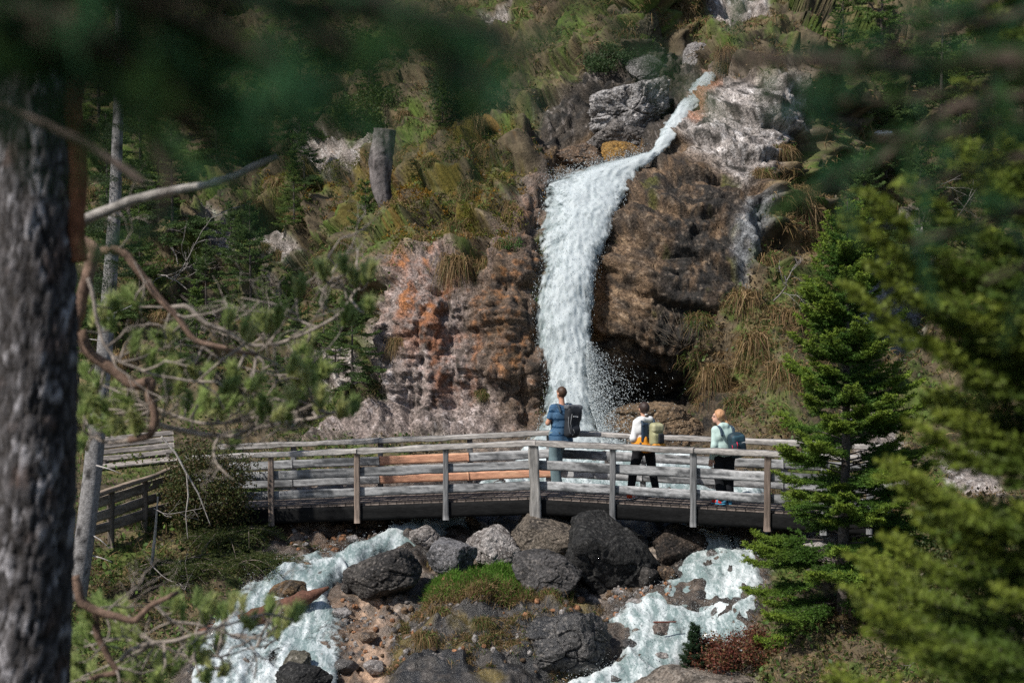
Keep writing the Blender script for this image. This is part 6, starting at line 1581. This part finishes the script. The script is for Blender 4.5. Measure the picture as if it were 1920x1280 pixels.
def near_pine():
    Yt = 8.0
    gz = near_ground(-2.75, Yt)
    P = np.array([[at(40, 1330, Yt)[0], Yt, gz - .1], at(52, 1280, Yt), at(66, 900, Yt), at(72, 600, Yt), at(64, 300, Yt), at(50, 0, Yt), at(40, -400, Yt), at(30, -1500, Yt)])
    root = thing("pine_tree", "thick blurred pine with scaly grey bark and crooked reddish limbs at the left edge", "tree", P[0])
    n, sides = 300, 96
    s = np.linspace(0, 1, n); k = np.concatenate([[0], np.cumsum(np.linalg.norm(np.diff(P, axis=0), axis=1))]); k /= k[-1]
    Q = np.stack([np.interp(s, k, P[:, i]) for i in range(3)], -1)
    V, Fc, _ = tube(Q, np.interp(s, [0, .1, .5, 1], [.29, .245, .21, .14]), sides, (.2, .2, .2))
    c = np.repeat(Q, sides, 0); S = V * np.array([1, 1, .55])
    S = S + .03 * np.stack([noise(V, 9, 1), noise(V, 9, 2), noise(V, 9, 3)], -1)
    cv, ce = cells(S, 17, 5); cv2, _ = cells(S, 34, 6)
    plate = sstep(.02, .22, ce)
    V = c + (V - c) * (1 + .085 * (plate - .6) + .05 * cv + .02 * cv2)[:, None]
    C = mixc(np.zeros(V.shape) + np.array([.030, .026, .024]), (.085, .078, .078), plate)
    C = C * (1 + .7 * cv + .35 * cv2)[:, None]; C = mixc(C, (.17, .085, .05), sstep(.25, .5, noise(V, 5, 8)) * plate * .3)
    C = mixc(C, (.38, .36, .37), sstep(.08, .30, fbm(V * np.array([1, 1, .6]), 11, 3, 9)) * plate * .85)
    build("trunk", [(V, Fc, np.clip(C, .01, .7))], M_BARK, root)
    RED = (.21, .14, .105); GRY = (.33, .28, .24)
    r = np.random.default_rng(8)
    def branch(pxs, Y, r0, r1, col, nm="limb"):
        Q = path(pxs, Y); Q = Q + .012 * np.stack([noise(Q, 6, 1), noise(Q, 6, 2), noise(Q, 6, 3)], -1)
        V, Fc, C = tube(Q, np.linspace(r0, r1, 40) * (1 if nm != 'limb' or r0 > .06 else .78), 12, col)
        cc = np.repeat(Q, 12, 0); V = cc + (V - cc) * (1 + .22 * fbm(V, 14, 3, 4)[:, None])
        C = np.clip(C * (1 + .8 * fbm(V, 12, 3, 6)[:, None]), .01, .7)
        build(nm, [(V, Fc, C)], M_BARK, root, smooth=True)
        return Q
    branch([(150, -80), (142, 60), (136, 200), (146, 330), (140, 440), (150, 490)], 8.0, .066, .050, (.20, .085, .045))
    branch([(128, 425), (190, 400), (250, 375), (330, 358), (400, 345), (450, 325), (520, 295)], 8.8, .036, .020, (.36, .33, .30), "broken_stub")
    branch([(-20, 190), (60, 225), (150, 262), (230, 315), (270, 345)], 4.6, .022, .016, (.16, .12, .10))
    branch([(140, 440), (178, 470), (165, 520), (150, 570), (140, 620)], 9.0, .05, .05, RED)
    Q = [branch([(165, 500), (190, 470), (235, 472), (260, 510), (290, 550), (330, 590), (365, 640), (430, 655), (480, 665)], 9.3, .042, .018, RED)]
    Q.append(branch([(320, 578), (350, 572), (380, 605), (430, 625), (475, 650), (520, 645), (580, 620), (640, 590), (668, 540)], 9.6, .024, .010, GRY))
    Q.append(branch([(470, 655), (495, 680), (492, 700)], 9.6, .014, .008, GRY))
    Q.append(branch([(150, 620), (165, 660), (210, 695), (250, 725), (290, 712), (280, 740), (292, 785), (282, 815), (240, 825)], 9.1, .05, .030, RED))
    Q.append(branch([(296, 795), (330, 805), (380, 815), (430, 818), (500, 800), (580, 785), (640, 770)], 9.3, .026, .010, GRY))
    Q.append(branch([(290, 765), (340, 785), (390, 795), (450, 790), (510, 770), (560, 750)], 9.6, .016, .007, GRY))
    Q.append(branch([(165, 520), (178, 570), (188, 640), (220, 675), (290, 705), (370, 715)], 8.9, .016, .008, GRY))
    Q.append(branch([(240, 825), (200, 830), (172, 820)], 9.1, .022, .012, GRY))
    Q.append(branch([(380, 650), (410, 672), (460, 690), (520, 705), (590, 700)], 9.8, .012, .006, GRY))
    Q.append(branch([(600, 615), (560, 600), (556, 560), (575, 530)], 9.7, .010, .006, GRY)); Q.append(branch([(650, 560), (640, 530), (615, 515)], 9.7, .008, .005, GRY))
    # low limb near the bottom edge
    Q.append(branch([(140, 1080), (150, 1130), (190, 1150), (250, 1165), (290, 1130), (335, 1110)], 8.7, .042, .018, RED))
    Q.append(branch([(180, 1145), (180, 1190), (205, 1235), (225, 1260), (170, 1270)], 8.8, .034, .020, RED))
    Q.append(branch([(225, 1240), (245, 1215), (290, 1205), (330, 1200), (400, 1180), (440, 1165), (500, 1150)], 8.9, .020, .008, GRY))
    Q.append(branch([(290, 1132), (320, 1165), (380, 1172), (440, 1190), (510, 1200)], 9.1, .016, .007, GRY))
    Q.append(branch([(290, 1205), (350, 1230), (420, 1230), (480, 1212)], 9.2, .012, .006, GRY))
    # shoots with tufts at their ends
    spots = [(215, 575), (240, 555), (255, 560), (205, 610), (175, 600), (190, 590), (165, 560), (300, 640), (315, 650), (325, 620), (275, 670), (290, 690), (320, 690), (340, 685), (245, 650), (465, 620), (490, 610), (505, 615), (520, 595), (430, 600), (560, 660), (590, 680), (575, 640), (600, 700), (545, 690),
             (605, 510), (640, 500), (665, 515), (685, 505), (690, 580), (655, 600), (690, 520), (560, 540), (350, 760), (380, 740), (400, 770), (420, 730), (440, 700), (390, 700), (470, 770), (490, 760), (520, 755), (545, 745), (570, 740), (590, 760), (560, 720), (580, 710), (600, 745), (640, 770), (660, 765),
             (165, 700), (170, 740), (190, 760), (160, 780), (210, 770), (240, 750), (255, 780), (180, 720), (225, 730), (165, 760), (310, 740), (340, 720), (195, 800), (230, 800), (260, 800), (155, 830), (440, 825), (420, 760), (360, 700), (470, 720), (530, 780),
             (190, 1130), (215, 1150), (235, 1140), (165, 1170), (150, 1200), (230, 1180), (250, 1190), (320, 1130), (340, 1140), (370, 1130), (385, 1145), (400, 1130), (420, 1150), (440, 1135), (500, 1140), (520, 1150), (535, 1165), (550, 1150), (515, 1180), (150, 1240), (180, 1260), (205, 1270), (300, 1240), (330, 1250), (360, 1215), (380, 1230), (420, 1255), (290, 1270), (250, 1265), (410, 1200), (470, 1170), (140, 1265), (390, 1270),
             (5, 600), (10, 640), (2, 680), (8, 560), (0, 720), (15, 580)]
    allq = np.concatenate(Q); cen, axs, tw = [], [], []
    for x, y in spots:
        Yc = r.uniform(8.8, 9.9) if x > 40 else 8.9
        for j in range(3):
            p = at(x + r.normal(0, 5.5), y + r.normal(0, 5), Yc + r.normal(0, .1))
            d2 = ((allq - p) ** 2).sum(1); b = allq[np.argmin(d2)]
            a = unit(unit(p - b) + np.array([r.normal(0, .25), r.normal(0, .25), 1.1])); cen.append(p); axs.append(a)
            if j == 0: tw.append(tube(np.array([b, (b + p) / 2 + [0, 0, -.03] + r.normal(0, .02, 3), p - a * .05, p]), [.008, .007, .006, .004], 6, GRY))
    lim = [q for q in Q[:-1]]
    for k in range(64):
        q = lim[r.integers(0, len(lim))]; i = r.integers(8, 38); dv = unit(q[i + 1] - q[i])
        twigs(q[i], unit(dv * .6 + r.normal(0, .7, 3) + np.array([.25, 0, .1])), r.uniform(.18, .55), .008, 2, r, tw, GRY, .6)
    build("shoots", tw, M_BARK, root, smooth=True)
    build("needles", [tuft(np.array(cen), np.array(axs), r, n=120, L=.078, wd=.0100)], M_NEARNEEDLE, root)
    # unseen upper crown above the picture, added to shade the trunk
    cen, axs = [], []
    for i in range(220):
        a = r.uniform(0, 6.28); rr = 2.0 * math.sqrt(r.random()); z = r.uniform(9.0, 11.5)
        cen.append([P[5][0] + rr * math.cos(a) - .4, Yt + rr * math.sin(a) - .8, z]); axs.append(unit(r.normal(size=3) + UP))
    bl = []
    for i in range(0, 220, 10):
        e = np.array(cen[i]); b = np.array([P[6][0], Yt, min(e[2] - .3, P[7][2] - .2)]); bl.append(tube(np.array([b, (b + e) / 2 + UP * .1, e]), [.04, .025, .01], 6, RED))
    build("upper_limbs", bl, M_BARK, root, smooth=True)
    build("crown", [tuft(np.array(cen), np.array(axs), r, n=34, L=.17, wd=.02, col=[(.05, .09, .03), (.035, .07, .025)])], M_NEEDLE, root)
near_pine()

# ------------------------------------------------------------------ boughs hanging in front of the lens
def bough_tree(name, label, trunk_xy, h, boughs, seed, cols, rtr=.13, crown=None, tuftn=30, L=.06, wd=.0034, twig_step=.05, tl=.12, bark=(.10, .075, .06)):
    r = np.random.default_rng(seed); gz = near_ground(*trunk_xy)
    base = np.array([trunk_xy[0], trunk_xy[1], gz - .1]); root = thing(name, label, "tree", base)
    T = np.stack([np.full(14, trunk_xy[0]), np.full(14, trunk_xy[1]), np.linspace(gz - .1, gz + h, 14)], -1)
    V, Fc, C = tube(T, np.linspace(rtr, rtr * .35, 14), 14, bark); build("trunk", [(V, Fc, C)], M_BARK, root, smooth=True)
    wood, cen, axs = [], [], []
    for pxs, Y, dens in boughs:
        Q = path(pxs, Y, 30); d = unit(Q[-1] - Q[0])
        st = np.array([trunk_xy[0], trunk_xy[1], Q[0][2] + r.uniform(-.25, .55)]); f_ = np.linspace(0, .96, 14)[:, None]
        Q = np.concatenate([lerp(st, Q[0], f_) + np.sin(f_ * math.pi) * (r.normal(0, .07, 3) + UP * .06), Q]); Q = Q + .03 * np.stack([noise(Q, 2.5, 1), noise(Q, 2.5, 2), noise(Q, 2.5, 3)], -1)
        wood.append(tube(Q, np.linspace(.018, .004, len(Q)), 7, bark))
        L_ = np.linalg.norm(np.diff(Q[14:], axis=0), axis=1).sum(); m = max(3, int(L_ / twig_step * dens * .5))
        L0 = np.linalg.norm(st - Q[14]); m0 = int(L0 / twig_step * .8)
        for j in range(m + m0):
            b = Q[14 + r.integers(0, 30)] if j < m else Q[r.integers(3, 14)]; a = unit(d * .6 + r.normal(0, .7, 3) * np.array([1, 1, .7]) + np.array([0, 0, -.1])); e = b + a * tl * r.uniform(.3, 1.2) * (1 if j < m else 1.8)
            wood.append(tube(np.array([b, e]), [.003, .002], 4, bark)); 
            for q in (.45, 1.0): cen.append(lerp(b, e, q)); axs.append(a)
    if crown is not None:  # sparse unseen crown above the frame, added to shade the boughs
        (cx, cy, cz), (rx, ry, rz_), nn = crown; bl = []
        for i in range(nn):
            p = unit(r.normal(size=3)) * r.random() ** .4 * np.array([rx, ry, rz_]) + np.array([cx, cy, cz]); cen2.append(p); axs2.append(unit(r.normal(size=3) + UP * .5))
            if i % 14 == 0: b = np.array([trunk_xy[0], trunk_xy[1], p[2] - .3]); bl.append(tube(np.array([b, (b + p) / 2 + UP * .1, p]), [.03, .02, .008], 5, bark))
        wood += bl
    build("branches", wood, M_BARK, root, smooth=True)
    build("needles", [tuft(np.array(cen), np.array(axs), r, n=tuftn, L=L, wd=wd, col=cols)], M_NEARNEEDLE, root)
    if cen2: build("crown", [tuft(np.array(cen2), np.array(axs2), r, n=30, L=.18, wd=.022, col=cols)], M_NEEDLE, root); cen2.clear(); axs2.clear()
    return root
cen2, axs2 = [], []
DK = [(.06, .17, .07), (.045, .125, .06), (.10, .19, .06)]
bough_tree("pine_tree", "dark pine whose blurred boughs hang across the upper left of the picture", (-1.75, .9), 6.6, [
    ([(-200, -60), (0, 10), (200, 60), (350, 130), (480, 200)], 1.67, 1.7), ([(-200, 40), (60, 60), (250, 110), (420, 200), (530, 260)], 1.58, 1.6), ([(-150, -120), (200, -40), (400, 30), (560, 110)], 1.50, 1.8), ([(-100, -150), (300, -60), (560, 20), (700, 90)], 1.54, 1.6),
    ([(100, 20), (330, 130), (420, 240)], 1.67, 1.3), ([(200, 0), (420, 90), (560, 180), (600, 230)], 1.63, 1.4), ([(300, -160), (600, -80), (800, 10), (960, 50)], 1.58, .8), ([(500, -170), (760, -90), (1000, -20), (1130, 20)], 1.58, .7), ([(700, 20), (820, 110), (880, 170)], 1.67, .5), ([(-100, 60), (200, 120), (400, 260), (500, 310)], 1.67, 1.3), ([(-150, -60), (150, 100), (300, 230)], 1.76, 1.2), ([(0, 60), (250, 200), (330, 330), (300, 420)], 2.29, .9), ([(540, -20), (620, 40), (670, 90)], 1.67, .8), ([(820, 30), (930, 60), (1000, 120)], 1.58, .9)] + [([(100, 100), (300, 200), (430, 310)], 1.75, 1.4), ([(250, 80), (430, 200), (540, 310)], 1.7, 1.3), ([(-100, 0), (150, 60), (300, 120), (450, 140)], 1.65, 1.3)],
    71, DK, crown=((-2.6, .4, 7.4), (1.2, 1.2, 1.0), 40))
bough_tree("spruce_tree", "dark spruce whose blurred boughs fill the upper right corner", (2.6, 2.4), 7.5, [
    ([(2100, -40), (1900, 30), (1750, 60), (1620, 100)], 2.6, 1.6), ([(2100, 60), (1900, 110), (1700, 130), (1520, 120), (1380, 90)], 2.6, 1.4), ([(2100, 100), (1850, 170), (1700, 190), (1560, 180)], 2.7, 1.5), ([(2100, 180), (1900, 230), (1760, 260), (1640, 250)], 2.8, 1.6), ([(2100, -120), (1900, -40), (1800, 20), (1700, 30)], 2.6, 1.6), ([(2100, 260), (1900, 300), (1780, 330), (1700, 360)], 2.9, 1.4), ([(2100, 20), (1950, 90), (1850, 180), (1800, 260)], 2.8, 1.6), ([(2150, 330), (1950, 380), (1820, 430), (1720, 450)], 3.0, 1.1), ([(2100, -60), (1950, 60), (1900, 150)], 2.6, 1.6), ([(1750, 130), (1550, 105), (1400, 115), (1310, 100)], 2.6, 1.1), ([(2100, 420), (1960, 470), (1850, 520)], 3.0, .9), ([(1800, 200), (1660, 290), (1560, 310)], 2.9, .8)],
    72, DK, rtr=.12, crown=((3.0, 2.2, 7.6), (1.2, 1.2, 1.2), 40))
# yellow green spruce at the right edge, softly out of focus
sb = np.array([2.78, 6.1, near_ground(2.78, 6.1) - .1])
tree_obj("spruce_tree", "yellow green spruce close to the camera, its blurred boughs reaching in from the right edge", "tree", sb, 0,
         conifer(7.6, 2.05, 9, gap=.22, per=7, twig=.045, per_m=130, ln=.034, wd=.012, r0=.10, col=(.07, .115, .018), tipc=(.23, .265, .035), shape=.55, droop=.32, zmin=.12, twl=.34, sub=5))
